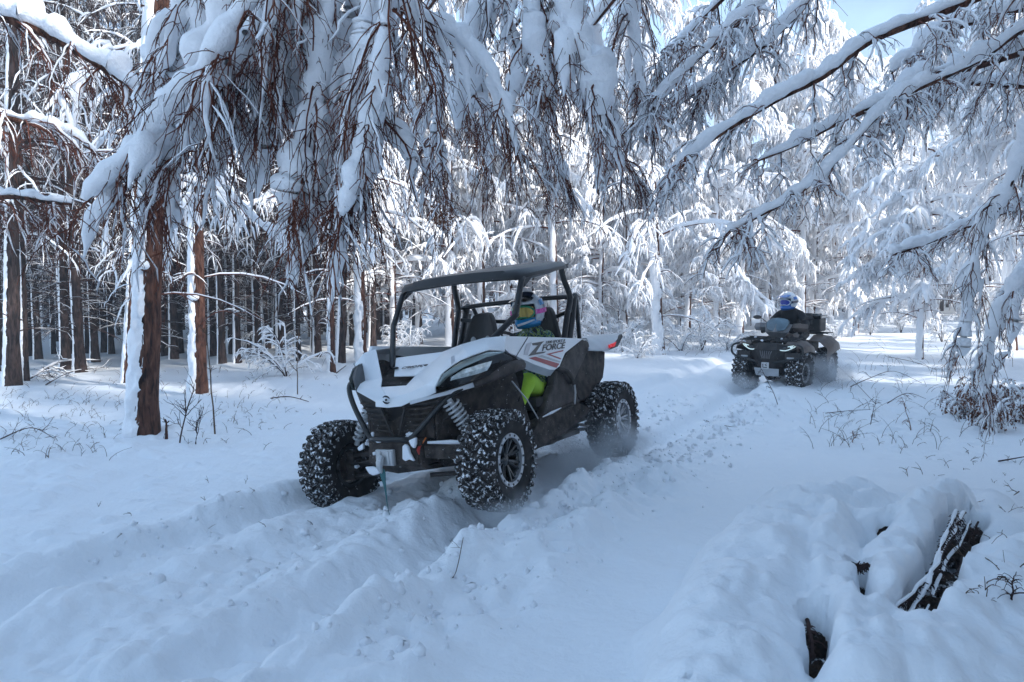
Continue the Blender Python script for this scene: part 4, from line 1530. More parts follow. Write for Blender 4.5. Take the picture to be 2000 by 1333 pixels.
# big Z and chevrons
flat('letter_z', [(1038, 671), (1062, 667), (1057, 672), (1046, 689), (1066, 687), (1062, 690), (1031, 696), (1050, 675), (1040, 675)], M['ink'], spL)
flat('red_stripe', [(1032, 700), (1045, 697), (1092, 711), (1086, 719)], M['red'], spL)
flat('grey_stripe', [(1022, 694), (1028, 672), (1038, 668), (1030, 694)], M['grey_decal'], spL)
flat('red_stripe', [(1066, 692), (1100, 684), (1099, 686.5), (1074, 692.5), (1095, 700), (1094, 702.5)], M['red'], spL)
flat('grey_stripe', [(1050, 696), (1058, 694), (1094, 706), (1093, 709)], M['pale_grey'], spL)


def decal(txt, p0, p1, h, m, parent, y=SP, shear=0.3, lift=.005, name='lettering', origin=None, xdir=None, zdir=None, bold=0.0):
    cu = bpy.data.curves.new(name, 'FONT')
    cu.body = txt
    cu.size = 1.0
    cu.shear = shear
    cu.extrude = 0.01
    cu.offset = bold
    cu.materials.append(m)
    o = bpy.data.objects.new(name, cu)
    link(o, parent)
    bpy.context.view_layer.update()
    w = o.dimensions.x
    hh = 0.70
    a = V(p0[0], p0[1], y) if origin is None else origin
    if xdir is None:
        b = V(p1[0], p1[1], y)
        xd = b - a
    else:
        xd = xdir
    L = xd.length
    xd = xd.normalized()
    nz_ = Vector((0, 1, 0)) if zdir is None else zdir
    yd = nz_.cross(xd).normalized()
    sx, sy = L / max(w, 1e-3), h / hh
    Mx = Matrix(((xd.x * sx, yd.x * sy, nz_.x * .1, a.x + nz_.x * lift), (xd.y * sx, yd.y * sy, nz_.y * .1, a.y + nz_.y * lift), (xd.z * sx, yd.z * sy, nz_.z * .1, a.z + nz_.z * lift), (0, 0, 0, 1)))
    dg = bpy.context.evaluated_depsgraph_get()
    me2 = bpy.data.meshes.new_from_object(o.evaluated_get(dg))
    bpy.data.objects.remove(o)
    me2.name = name
    o = obj(name, me2, parent)
    o.matrix_local = Mx
    return o


decal('FORCE', (1057, 686), (1104, 680), .052, M['ink'], spL, shear=.35, bold=.02)
decal('1000 SPORT-R', (1064, 672), (1102, 668), .024, M['ink'], spL, shear=.3, bold=.01)
# maker's name across the hood panel, leaf-shaped bolt covers at both ends
PN = (CPc - CPd).cross(CPe - CPd).normalized()
if PN.z < 0:
    PN = -PN


def onpanel(px, py):
    d = FW + RT * ((px - 1000.0) / 1450.0) - UPV * ((py - 666.5) / 1450.0)
    dl = Vector((d.dot(BX), d.dot(BY), d.dot(BZ)))
    c0 = CAM - BO
    cl = Vector((c0.dot(BX), c0.dot(BY), c0.dot(BZ)))
    return cl + dl * ((CPd - cl).dot(PN) / dl.dot(PN))


hx = onpanel(784, 725)
decal('CFMOTO', None, None, .034, M['ink'], bug, origin=hx, xdir=onpanel(828, 720) - hx, zdir=PN, lift=.018, shear=.25, bold=.015, name='hood_lettering')
for hp_ in (onpanel(774, 722), onpanel(835, 717)):
    b = MB()
    b.ball(hp_ + PN * .014, .022, 12, 8, 0, (1, 1.2, .5))
    b.build('hood_latch', M['ink'], bug)
em = MB()
e0 = V(757, 781, .0)
for a0, a1, r_ in ((.3, 2.4, .036), (3.4, 5.4, .036)):
    em.tube([e0 + Vector((.016 + .008 * sin(t), r_ * cos(t), r_ * .75 * sin(t))) for t in np.linspace(a0, a1, 8)], [.003, .009, .003], 6)
em.ball(e0 + Vector((.018, 0, 0)), .010, 8, 6)
em.build('nose_emblem', M['ink'], bug)

# ---- front fascia: dark grille with slats, V-shaped centre
fa = MB()
fa.prism([Vector((1.40, -.42, .97)), Vector((1.45, -.13, .84)), Vector((1.455, 0, .83)), Vector((1.45, .13, .84)), Vector((1.34, .42, .93)), Vector((1.28, .50, .80)), Vector((1.34, .22, .58)), Vector((1.34, -.22, .58)), Vector((1.30, -.46, .85))], (-.12, 0, 0))
fa.build('front_fascia', M['black'], bug, smooth=False, bevel=.006)
for s in (-1, 1):
    for k in range(6):
        z = .63 + k * .042
        g = MB()
        y1 = .24 + k * .028
        g.tube([Vector((1.425, s * .07, z)), Vector((1.415, s * (.07 + y1) * .6, z + .006)), Vector((1.38, s * y1, z + .012))], .009, 6)
        g.build('grille_slat', M['mud'], bug)
vv = MB()
vv.tube([Vector((1.455, -.12, .82)), Vector((1.44, -.03, .60))], .012, 6)
vv.tube([Vector((1.455, .12, .82)), Vector((1.44, .03, .60))], .012, 6)
vv.build('grille_centre', M['black'], bug)
# skid plate and lower frame
sk = MB()
sk.grid([[Vector((1.50, -.22, .57)), Vector((1.52, 0, .57)), Vector((1.50, .22, .57))], [Vector((1.50, -.24, .40)), Vector((1.53, 0, .39)), Vector((1.50, .24, .40))],
         [Vector((1.42, -.24, .33)), Vector((1.45, 0, .31)), Vector((1.42, .26, .34))], [Vector((1.0, -.26, .30)), Vector((1.0, 0, .29)), Vector((1.0, .28, .30))], [Vector((-.2, -.5, .27)), Vector((-.2, 0, .27)), Vector((-.2, .5, .27))],
         [Vector((-1.0, -.4, .32)), Vector((-1.0, 0, .32)), Vector((-1.0, .4, .32))]], thick=(-.02, 0, .03))
sk.build('skid_plate', M['mud'], bug, smooth=False)
cx_ = MB()
cx_.box((1.25, 0, .47), (.45, .50, .20))
cx_.box((1.22, .0, .70), (.30, .62, .26))
cx_.build('front_frame', M['mud'], bug, smooth=False, bevel=.01)
lsn = MB()
lsn.grid([[Vector((1.44, .26, .52)), Vector((1.36, .60, .50))], [Vector((1.36, .26, .545)), Vector((1.28, .60, .53))]], thick=(0, 0, -.09))
lsn.build('lower_mount', M['mud'], bug, smooth=False)
sl = MB()
sl.tube([Vector((1.42, .28, .545)), Vector((1.36, .45, .54)), Vector((1.31, .60, .53))], [.010, .018, .012], 7)
sl.build('packed_snow', M['ice_clump'], bug)

# ---- bumper tubes
bt = MB()
bt.tube([V(708, 741, -.50), V(690, 745, -.47), V(682, 760, -.42), V(690, 790, -.36), V(708, 828, -.27), V(724, 856, -.20), Vector((1.53, -.12, .585)), Vector((1.53, .10, .585)), V(800, 858, .16), V(822, 836, .24), V(850, 803, .35), V(880, 772, .45), V(905, 757, .5)],
        .021, 10, smooth_n=5)
bt.build('front_bumper', M['tube'], bug)
cap_ = MB()
cap_.tube([V(706, 744, -.50), V(698, 743, -.50), V(688, 748, -.47), V(684, 756, -.44)], .026, 10, smooth_n=4)
cap_.build('bumper_cap', M['grey'], bug)
clump(bug, [V(728, 848, -.19)], .022, seed=2)
clump(bug, [V(797, 853, .14), V(803, 849, .16)], .022, seed=3)
# ---- winch with rollers, packed snow, strap
wi = MB()
for (px, py, w_, h_) in ((748, 893, .030, .10), (768, 890, .030, .10), (775, 893, .028, .09)):
    p = V(px, py, 0)
    wi.tube([Vector((1.56, p.y - .07 + (px - 748) / 250, .50)), Vector((1.56, p.y - .07 + (px - 748) / 250, .40))], .016, 8)
wi.box((1.545, -.03, .45), (.03, .17, .12))
wi.build('winch', M['steel'], bug, bevel=.003)
hk = MB()
hk.tube([Vector((1.57, -.045, .46)), Vector((1.60, -.045, .42)), Vector((1.60, -.045, .37)), Vector((1.58, -.04, .34))], [.022, .03, .02, .012], 8, smooth_n=3)
hk.build('winch_hook', M['steel'], bug)
st = MB()
sp0 = [Vector((1.585, -.035, .37)), Vector((1.60, -.02, .31)), Vector((1.62, .01, .22)), Vector((1.66, .05, .13)), Vector((1.70, .10, .04))]
sp0 = catmull(sp0, 4)
wd = [.020, .024, .030, .030, .026, .022, .018, .014, .012, .010, .008, .007, .006, .005, .005, .005, .004]
st.grid([[p + Vector((0, -w_, 0)) for p, w_ in zip(sp0, wd)], [p + Vector((.006, w_, 0)) for p, w_ in zip(sp0, wd)]], thick=(-.003, 0, 0))
st.build('teal_strap', M['teal'], bug)
# snow slab stuck on the plate
for pts in ([(785, 872), (790, 868), (796, 874), (799, 886), (808, 902), (797, 898), (791, 902), (785, 897)], [(797, 861), (811, 855), (811, 868), (808, 877), (802, 872)], [(712, 913), (726, 912), (742, 918), (740, 926), (728, 930), (720, 926)],
            [(697, 875), (708, 866), (709, 878), (700, 882)], [(726, 884), (732, 883), (732, 889), (728, 891)], [(730, 860), (747, 864), (735, 866)]):
    q = MB()
    d_ = [FW + RT * ((a - 1000.0) / 1450.0) - UPV * ((b - 666.5) / 1450.0) for a, b in pts]
    P = []
    xx = 1.545 if pts[0][0] > 720 or pts[0][0] == 712 else 1.45
    for d in d_:
        t = (BO + BX * xx - CAM).dot(BX) / d.dot(BX)
        w = CAM + d * t - BO
        P.append(Vector((xx, w.dot(BY), w.dot(BZ))))
    q.prism(P, (-.03, 0, 0))
    q.build('packed_snow', M['ice_clump'], bug, smooth=True, bevel=.008)
orr = MB()
orr.tube([V(832, 855, .26), V(822, 871, .24)], .006, 6)
orr.build('orange_tie', M['orange'], bug)
orr = MB()
orr.tube([V(821, 870, .24), V(816, 880, .23), V(818, 888, .23)], [.012, .016, .010], 8)
orr.build('red_hook', M['hook_red'], bug)

# ---- suspension: shocks, arms, knuckles
def shock(p0, p1, r, n=9, name='shock'):
    p0, p1 = Vector(p0), Vector(p1)
    ax = (p1 - p0)
    L = ax.length
    ax.normalize()
    u = ax.cross(Vector((0, 0, 1))).normalized()
    w = ax.cross(u)
    b = MB()
    b.tube([p0, p1], .022, 10)
    so = b.build(name, M['steel'], bug)
    c = MB()
    K = n * 16
    c.tube([p0 + ax * L * (.06 + .86 * i / K) + (u * cos(2 * pi * n * i / K) + w * sin(2 * pi * n * i / K)) * r * (1 - .12 * i / K) for i in range(K + 1)], .0095, 7)
    c.build('coil_spring', M['steel'], so)
    return so


shock(V(876, 780, .44), V(926, 856, .56), .058)
shock((1.20, -.40, .90), (1.16, -.66, .48), .048)
shock((-.95, .38, .85), (-1.1, .58, .45), .05)
shock((-.95, -.38, .85), (-1.1, -.62, .42), .05)
for s, cz in ((1, .375), (-1, .30)):
    for x0 in (1.145, -1.145):
        ws = .56 if s > 0 else .68
        a = MB()
        for dz, sprd in ((-.09, .22), (.09, .16)):
            zi = .36 + dz * .8
            a.tube([Vector((x0 + sprd, s * .24, zi)), Vector((x0 + .02, s * ws, cz + dz))], .018, 8)
            a.tube([Vector((x0 - sprd, s * .24, zi)), Vector((x0 - .02, s * ws, cz + dz))], .018, 8)
        a.tube([Vector((x0 + .10, s * .2, .40)), Vector((x0 + .08, s * ws, cz + .02))], .012, 6)
        a.build('control_arm', M['black'], bug)
        k = MB()
        k.box((x0, s * (ws + .04), cz), (.10, .08, .24))
        k.lathe([(.001, -.05), (.13, -.05), (.13, -.035), (.001, -.035)], 24, c=(x0, s * (ws + .06), cz))
        k.lathe([(.045, -.08), (.06, .08)], 14, c=(x0, s * (ws + .02), cz))
        k.build('hub_carrier', M['mud'], bug, bevel=.01)
        dsh = MB()
        dsh.tube([Vector((x0, s * .15, .40)), Vector((x0, s * (ws + .02), cz))], .022, 8)
        dsh.build('drive_shaft', M['black'], bug)
for kk, c_ in enumerate(((1.2, .5, .47), (1.28, .42, .40), (1.1, -.55, .42), (1.22, -.62, .32), (1.2, -.5, .50))):
    clump(bug, [c_], .028, seed=4 + kk)

# ---- inner wheel arch, floor, sides
iw = MB()
iw.grid([[Vector((1.36, .34, .92)), Vector((1.2, .40, .97)), Vector((.9, .50, 1.06)), Vector((.62, .60, 1.08))], [Vector((1.36, .34, .60)), Vector((1.2, .38, .62)), Vector((.85, .48, .75)), Vector((.52, .60, .85))],
         [Vector((1.34, .32, .40)), Vector((1.15, .34, .36)), Vector((.8, .46, .45)), Vector((.42, .62, .55))], [Vector((1.2, .28, .32)), Vector((1.0, .32, .30)), Vector((.7, .45, .32)), Vector((.42, .62, .33))]], thick=(0, -.02, 0))
both(iw, 'inner_arch', M['mud'], bug)
fw_ = MB()
fw_.box((.62, 0, .70), (.06, 1.0, .80))
fw_.box((.95, 0, .93), (.6, .55, .10))
fw_.build('firewall', M['black'], bug, smooth=False)
# rocker / sill
rk = [V(1052, 822, .62), V(1128, 786, .62), V(1160, 800, .62), V(1104, 846, .62), V(1046, 880, .62), V(1040, 850, .62)]
q = MB()
q.prism(rk, (0, -.10, 0))
both(q, 'sill_panel', M['mud'], bug, smooth=False, bevel=.006)
q = MB()
q.tube([V(1052, 821, .64), V(1090, 803, .64), V(1130, 783, .64)], .016, 8)
both(q, 'sill_tube', M['mud'], bug)
q = MB()
q.tube([V(1060, 815, .65), V(1078, 806, .65), V(1096, 797, .65)], [.004, .012, .004], 7)
q.build('packed_snow', M['ice_clump'], bug)
fl = MB()
fl.box((-.05, 0, .33), (1.1, 1.18, .04))
fl.build('floor_pan', M['mud'], bug, smooth=False)
# door frame edge: thin bar from the fender down to the sill
q = MB()
q.tube([V(1000, 745, .66), V(1030, 782, .66), V(1051, 818, .65)], .006, 6)
both(q, 'net_bar', M['pale_grey'], bug)
# rear side: shoulder piece, seat-side shell, curved bar, mud guard
q = MB()
q.prism([V(1105, 691, .66), V(1138, 663, .66), V(1150, 668, .66), V(1152, 678, .66), V(1140, 705, .66), V(1118, 752, .66), V(1104, 728, .66), V(1092, 722, .66)], (0, -.10, 0))
both(q, 'rear_shoulder', M['dust'], bug, smooth=False, bevel=.012)
q = MB()
q.prism([V(1146, 680, .60), V(1182, 687, .60), V(1181, 715, .60), V(1178, 738, .60), V(1160, 770, .60), V(1134, 785, .60), V(1118, 750, .60), V(1120, 735, .60)], (0, -.12, 0))
both(q, 'rear_mudguard', M['mud'], bug, smooth=False, bevel=.01)
q = MB()
q.prism([V(1085, 724, .62), V(1100, 726, .62), V(1118, 750, .62), V(1134, 786, .62), V(1100, 800, .62), V(1060, 815, .62), V(1072, 775, .62), V(1082, 752, .62)], (0, -.08, 0))
both(q, 'seat_side_shell', M['dust'], bug, smooth=False, bevel=.02)
q = MB()
q.tube([V(1090, 718, .68), V(1104, 722, .68), V(1115, 733, .68), V(1120, 752, .67)], [.016, .022, .02, .012], 8, smooth_n=5)
both(q, 'grab_edge', M['dust'], bug)
q = MB()
q.tube([V(1122, 752, .66), V(1124, 768, .66), V(1122, 790, .65)], .010, 6)
both(q, 'door_latch', M['steel'], bug)
bx_ = MB()
bx_.box((-.75, 0, .62), (.75, .95, .50))
bx_.build('engine_bay', M['black'], bug, smooth=False, bevel=.03)
# rear fender with tail lamp
q = MB()
r1 = [V(1146, 661, .55), V(1175, 656, .55), V(1214, 652, .55)]
r2 = [V(1150, 683, .68), V(1170, 684, .68), V(1190, 683, .68)]
r0_ = [Vector((p.x, .35, p.z + .01)) for p in r1]
q.grid([r0_, r1, [mid(a, b) + Vector((0, .01, .012)) for a, b in zip(r1, r2)], r2], thick=(0, -.01, -.012))
both(q, 'rear_fender', M['pale_grey'], bug)
q = MB()
q.prism([V(1215, 653, .60), V(1216, 658, .60), V(1207, 677, .60), V(1190, 684, .66), V(1186, 682, .67), V(1196, 672, .62)], (0, -.03, 0))
both(q, 'fender_end', M['black'], bug, smooth=False)
for s in (1, -1):
    q = MB()
    P = [V(1188, 674, .675), V(1202, 668, .64), V(1199, 677, .64), V(1189, 680, .675)]
    if s < 0:
        P = [my(p) for p in P]
    q.prism(P, (-.0, .012 * s, 0))
    q.build('tail_lamp', M['red_lens'], bug, smooth=False)
q = MB()
q.box((-1.15, 0, 1.10), (.75, .75, .04))
q.box((-1.15, .36, 1.14), (.75, .03, .10))
q.box((-1.15, -.36, 1.14), (.75, .03, .10))
q.build('cargo_bed', M['black'], bug, smooth=False, bevel=.01)
q = MB()
q.tube([V(1101, 757, .64), V(1098, 740, .64)], .008, 5)
clump(bug, [V(1069, 733, .60)], .012, seed=7)

# ---- roll cage
def tube(name, pts, r=.024, m='tube', sm=0, par=None):
    b = MB()
    b.tube(pts, r, 10, smooth_n=sm)
    return b.build(name, M[m], par or bug)


for s in (1, -1):
    g = lambda x, y, z: Vector((x, y * s, z))
    tube('front_pillar', [g(.93, .40, 1.10), g(.90, .42, 1.15), g(.60, .625, 1.44), g(.56, .64, 1.49), g(.42, .63, 1.74), g(.36, .62, 1.79)], .026, sm=4)
    tube('roof_rail', [g(.36, .62, 1.79), g(-.1, .63, 1.86), g(-.41, .61, 1.92)], .026)
    tube('rear_pillar', [g(-.41, .61, 1.92), g(-.43, .62, 1.80), g(-.50, .64, 1.62), g(-.43, .63, 1.45), g(-.33, .62, 1.20)], .028, sm=4)
    tube('rear_brace', [g(-.66, .62, 1.64), g(-.62, .62, 1.60), g(-.54, .62, 1.40), g(-.44, .62, 1.20)], .034, sm=3)
    tube('brace_link', [g(-.50, .63, 1.62), g(-.67, .62, 1.63)], .02)
    tube('rear_strut', [g(-.72, .60, 1.62), g(-.95, .50, 1.12)], .022)
    q = MB()
    q.prism([g(-.60, .60, 1.56), g(-.68, .60, 1.56), g(-.62, .60, 1.36), g(-.57, .60, 1.36)], (0, .01 * s, 0))
    q.build('brace_plate', M['tube'], bug, smooth=False)
    q = MB()
    q.prism([g(.36, .60, 1.80), g(.20, .62, 1.83), g(.28, .62, 1.77), g(.40, .62, 1.70)], (0, .03 * s, 0))
    q.build('gusset', M['roof'], bug, smooth=False, bevel=.004)
tube('rear_crossbar', [Vector((-.57, -.64, 1.62)), Vector((-.62, -.4, 1.64)), Vector((-.62, .4, 1.64)), Vector((-.57, .64, 1.62))], .024, sm=3)
tube('rear_crossbar', [Vector((-.52, -.63, 1.50)), Vector((-.60, .2, 1.42)), Vector((-.52, .63, 1.50))], .02, sm=3)
tube('roof_crossbar', [Vector((.37, -.62, 1.79)), Vector((.40, 0, 1.81)), Vector((.37, .62, 1.79))], .024, sm=3)
tube('roof_crossbar', [Vector((-.41, -.61, 1.92)), Vector((-.41, .61, 1.92))], .024)
tube('cowl_bar', [Vector((.55, -.66, 1.18)), Vector((.62, -.3, 1.15)), Vector((.62, .3, 1.15)), Vector((.55, .66, 1.18))], .02, 'black', 3)
# ---- roof
rows = []
for x, z, w_ in ((.46, 1.80, .60), (.42, 1.835, .64), (.2, 1.875, .67), (0, 1.90, .675), (-.2, 1.925, .675), (-.36, 1.95, .67), (-.46, 1.965, .65), (-.50, 1.95, .62)):
    r_ = []
    for t in (-1, -.93, -.78, -.74, -.3, -.26, .26, .3, .74, .78, .93, 1):
        dz = .022 * (1 - t * t) + (.012 if (.26 <= abs(t) <= .3 or .3 < abs(t) < .76) else 0) - (.035 if abs(t) == 1 else 0)
        if x > .44 or x < -.48:
            dz *= .4
        r_.append(Vector((x + .04 * (1 - t * t) * (1 if x > 0 else -.3), w_ * t, z + dz)))
    rows.append(r_)
q = MB()
q.grid(rows, thick=(0, 0, -.028))
q.build('roof', M['roof'], bug)
q = MB()
q.prism([Vector((.30, .655, 1.83)), Vector((-.2, .672, 1.90)), Vector((-.48, .655, 1.94)), Vector((-.50, .65, 1.90)), Vector((-.42, .65, 1.89)), Vector((-.32, .66, 1.885)), Vector((-.1, .665, 1.872)), Vector((.30, .655, 1.812))], (0, -.02, 0))
both(q, 'roof_side_skirt', M['roof'], bug, smooth=False, bevel=.004)

# ---- dash, steering wheel, seats
q = MB()
q.grid([[Vector((.72, y, 1.10)) for y in (-.6, -.2, .2, .6)], [Vector((.60, y, 1.15 - .02 * abs(y))) for y in (-.6, -.2, .2, .6)], [Vector((.48, y, 1.12)) for y in (-.6, -.2, .2, .6)], [Vector((.44, y, .95)) for y in (-.6, -.2, .2, .6)], [Vector((.55, y, .75)) for y in (-.6, -.2, .2, .6)]])
q.build('dashboard', M['black'], bug)
q = MB()
sc_, sn_ = Vector((.22, .33, 1.19)), Vector((-.85, 0, .52)).normalized()
su = Vector((0, 1, 0))
sw = sn_.cross(su)
ring = [sc_ + (su * cos(t) + sw * sin(t)) * .17 for t in np.linspace(0, 2 * pi, 25)]
q.tube(ring, .014, 8, cap=False)
for t in (.3, 2.84, 4.71):
    q.tube([sc_, sc_ + (su * cos(t) + sw * sin(t)) * .17], .01, 6)
q.tube([sc_, sc_ - sn_ * .28], .022, 8)
q.build('steering_wheel', M['black'], bug)
for s in (1, -1):
    q = MB()
    y0 = .34 * s
    outl = [(-.30, .24, .74), (-.36, .27, .95), (-.40, .26, 1.12), (-.44, .22, 1.26), (-.475, .16, 1.40), (-.50, .135, 1.50), (-.505, .09, 1.555)]
    rows = []
    for (x, w_, z) in outl:
        rows.append([Vector((x + .07 * (t * t) + .0, y0 + w_ * t, z - .015 * t * t)) for t in (-1, -.8, -.45, 0, .45, .8, 1)])
    q.grid(rows, thick=(-.09, 0, .01))
    so = q.build('seat', M['seat'], bug, subsurf=1)
    q = MB()
    q.grid([[Vector((x, y0 + .24 * t, z + .03 * t * t)) for t in (-1, -.6, 0, .6, 1)] for x, z in ((-.34, .72), (-.1, .70), (.12, .74), (.2, .72))], thick=(0, 0, -.12))
    q.build('seat_cushion', M['seat'], so, subsurf=1)
    for t in (-1, 1):      # harness openings show pale through the seat back
        q = MB()
        q.ball((-.41, y0 + .085 * t, 1.275), .034, 12, 8, 0, (.35, 1, 1.25))
        q.build('harness_grommet', M['pale_grey'], so)
q = MB()
q.box((-.05, 0, .72), (.7, .16, .3))
q.build('console', M['black'], bug, bevel=.02)
# roof and body dusted with snow


# ================================================================== PEOPLE
def skin_body(name, joints, edges, mats, parent, root=0, sub=2):
    me = bpy.data.meshes.new(name)
    me.from_pydata([j[:3] for j in joints], edges, [])
    o = obj(name, me, parent)
    sk_ = o.modifiers.new('skin', 'SKIN')
    sk_.use_smooth_shade = True
    for i, j in enumerate(joints):
        v = me.skin_vertices[0].data[i]
        v.radius = (j[3], j[4] if len(j) > 4 else j[3])
        v.use_root = (i == root)
    s = o.modifiers.new('sub', 'SUBSURF')
    s.levels = s.render_levels = sub
    bpy.context.view_layer.update()
    dg = bpy.context.evaluated_depsgraph_get()
    me2 = bpy.data.meshes.new_from_object(o.evaluated_get(dg))
    o.modifiers.clear()
    o.data = me2
    me2.name = name
    me2.materials.clear()
    for m in (mats if isinstance(mats, (list, tuple)) else [mats]):
        me2.materials.append(m)
    for p in me2.polygons:
        p.use_smooth = True
    return o


def hand(parent, wrist, palm_dir, up_dir, side, m, name='glove', sc=1.0, curl=1.0):
    """five separate fingers curled round a grip"""
    p = Vector(palm_dir).normalized()
    u = Vector(up_dir)
    u = (u - p * u.dot(p)).normalized()
    s = p.cross(u) * side
    w = Vector(wrist)
    J = [(*w, .026 * sc, .020 * sc), (*(w + p * .045 * sc), .036 * sc, .018 * sc), (*(w + p * .08 * sc), .036 * sc, .016 * sc)]
    E = [(0, 1), (1, 2)]
    for k, (off, ln) in enumerate(((-.030, .9), (-.010, 1.0), (.010, .95), (.029, .78))):
        b = w + p * .085 * sc + s * off * sc
        a1 = b + (p * .8 - u * .4) * .034 * ln * sc
        a2 = a1 + (p * .1 - u * 1.0) * .026 * ln * sc * curl
        a3 = a2 + (-p * .7 - u * .5) * .020 * ln * sc * curl
        i0 = len(J)
        for q_, r_ in ((b, .0105), (a1, .0100), (a2, .0095), (a3, .0085)):
            J.append((*q_, r_ * sc))
        E += [(2, i0), (i0, i0 + 1), (i0 + 1, i0 + 2), (i0 + 2, i0 + 3)]
    b = w + p * .03 * sc - s * .034 * sc
    t1 = b + (p * .5 - s * .3 - u * .5) * .038 * sc
    t2 = t1 + (p * .6 + s * .2 - u * .6) * .028 * sc
    i0 = len(J)
    for q_, r_ in ((b, .014), (t1, .012), (t2, .010)):
        J.append((*q_, r_ * sc))
    E += [(1, i0), (i0, i0 + 1), (i0 + 1, i0 + 2)]
    return skin_body(name, J, E, m, parent, sub=1)


def helmet(parent, c, fwd, up, m_shell, m_peak, m_chin, m_lens, m_strap, m_trim, deco=None, sc=1.0):
    """motocross helmet: shell, peak, chin bar, goggles; c = centre of the head"""
    f = Vector(fwd).normalized()
    u = Vector(up)
    u = (u - f * u.dot(f)).normalized()
    l = u.cross(f)
    T = lambda x, y, z: Vector(c) + (f * x + l * y + u * z) * sc
    n, m = 28, 18
    vs_, fs_ = [], []
    for i in range(m + 1):
        th = pi * i / m * .80
        for k in range(n):
            a = 2 * pi * k / n
            x, y, z = sin(th) * cos(a) * .142, sin(th) * sin(a) * .122, cos(th) * .145
            if z < 0:
                y *= 1 + z * .8
            vs_.append(T(x - .005, y, z))
    for i in range(m):
        for k in range(n):
            th = pi * (i + .5) / m * .80
            a = 2 * pi * (k + .5) / n
            a = a if a < pi else a - 2 * pi
            z = cos(th) * .145
            if abs(a) < .95 and z < .055:       # face opening
                continue
            fs_.append((i * n + k, i * n + (k + 1) % n, (i + 1) * n + (k + 1) % n, (i + 1) * n + k))
    q = MB()
    q.add(vs_, fs_)
    he = q.build('helmet', m_shell, parent)
    s = he.modifiers.new('sol', 'SOLIDIFY')
    s.thickness = .014 * sc
    s.offset = 1
    # peak
    q = MB()
    q.grid([[T(.06, y, .135 - .9 * y * y * 3) for y in (-.085, -.04, 0, .04, .085)], [T(.13, y, .125 - 2.2 * y * y) for y in (-.095, -.045, 0, .045, .095)], [T(.225, y, .112 - 2.4 * y * y) for y in (-.075, -.04, 0, .04, .075)]],
           thick=u * -.008)
    q.build('peak', m_peak, he)
    # chin bar
    q = MB()
    rows = []
    for a in np.linspace(-1.75, 1.75, 17):
        fx = max(0.0, cos(a)) ** .8
        R_x = .115 + .085 * fx
        zt = -.030 - .018 * fx
        zb = -.122 + .0 * fx
        yy = sin(a) * .108
        xx = cos(a) * R_x
        rows.append([T(xx * .93, yy * .93, zt), T(xx * 1.03, yy * 1.02, (zt + zb) / 2), T(xx * .93, yy * .9, zb)])
    q.grid(rows)
    cb = q.build('chin_bar', m_chin, he)
    s = cb.modifiers.new('sol', 'SOLIDIFY')
    s.thickness = .012 * sc
    # goggles
    q = MB()
    q.grid([[T(.128 - .9 * y * y * 4, y, z) for y in np.linspace(-.088, .088, 9)] for z in (-.042, .0, .044)], thick=f * .008)
    q.build('goggle_lens', m_lens, he)
    q = MB()
    ring_ = []
    for t in np.linspace(0, 2 * pi, 29):
        y = .094 * cos(t)
        z = .001 + .053 * sin(t) * (1 if sin(t) > 0 else (1 - .25 * (abs(cos(t)) < .25)))
        ring_.append(T(.130 - 3.6 * y * y, y, z))
    q.tube(ring_, .009 * sc, 7, cap=False)
    q.build('goggle_frame', m_trim, he)
    for sd in (-1, 1):
        q = MB()
        pts = [T(.100, sd * .088, 0), T(.07, sd * .128, .0), T(.0, sd * .142, 0), T(-.07, sd * .132, 0)]
        q.grid([[p + u * .021 for p in pts], [p - u * .021 for p in pts]], thick=l * .004 * sd)
        q.build('goggle_strap', m_strap, he)
    # face inside the opening
    q = MB()
    q.ball(T(.02, 0, -.01), .098 * sc, 16, 12, 0, (1, 1, 1.15))
    q.ball(T(.118, 0, -.03), .016 * sc, 8, 6)
    q.build('face_cover', M['cloth_black'], he)
    if deco:
        deco(he, T, u, l, f)
    return he


# driver: seated behind the wheel, looking ahead
drv = bpy.data.objects.new('person', None)
link(drv)
drv.matrix_world = BMAT @ Matrix.Translation((-.15, .34, .72))
tag(drv, 'buggy driver in a blue and white motocross helmet, patterned jacket and lime green trousers', 'person')
D = lambda x, y, z: (x + .15, y - .34, z - .72)
J = [(*D(-.15, .34, .82), .15, .13), (*D(-.20, .34, 1.02), .15, .11), (*D(-.24, .34, 1.18), .18, .12), (*D(-.25, .34, 1.29), .12, .09), (*D(-.23, .34, 1.38), .06, .06), (*D(-.21, .34, 1.48), .085, .095),
     (*D(-.25, .52, 1.26), .075, .075), (*D(-.10, .58, 1.07), .055, .055), (*D(.14, .48, 1.16), .038, .038),
     (*D(-.25, .16, 1.26), .075, .075), (*D(-.10, .09, 1.07), .055, .055), (*D(.14, .19, 1.16), .038, .038)]
E_ = [(0, 1), (1, 2), (2, 3), (3, 4), (4, 5), (3, 6), (6, 7), (7, 8), (3, 9), (9, 10), (10, 11)]
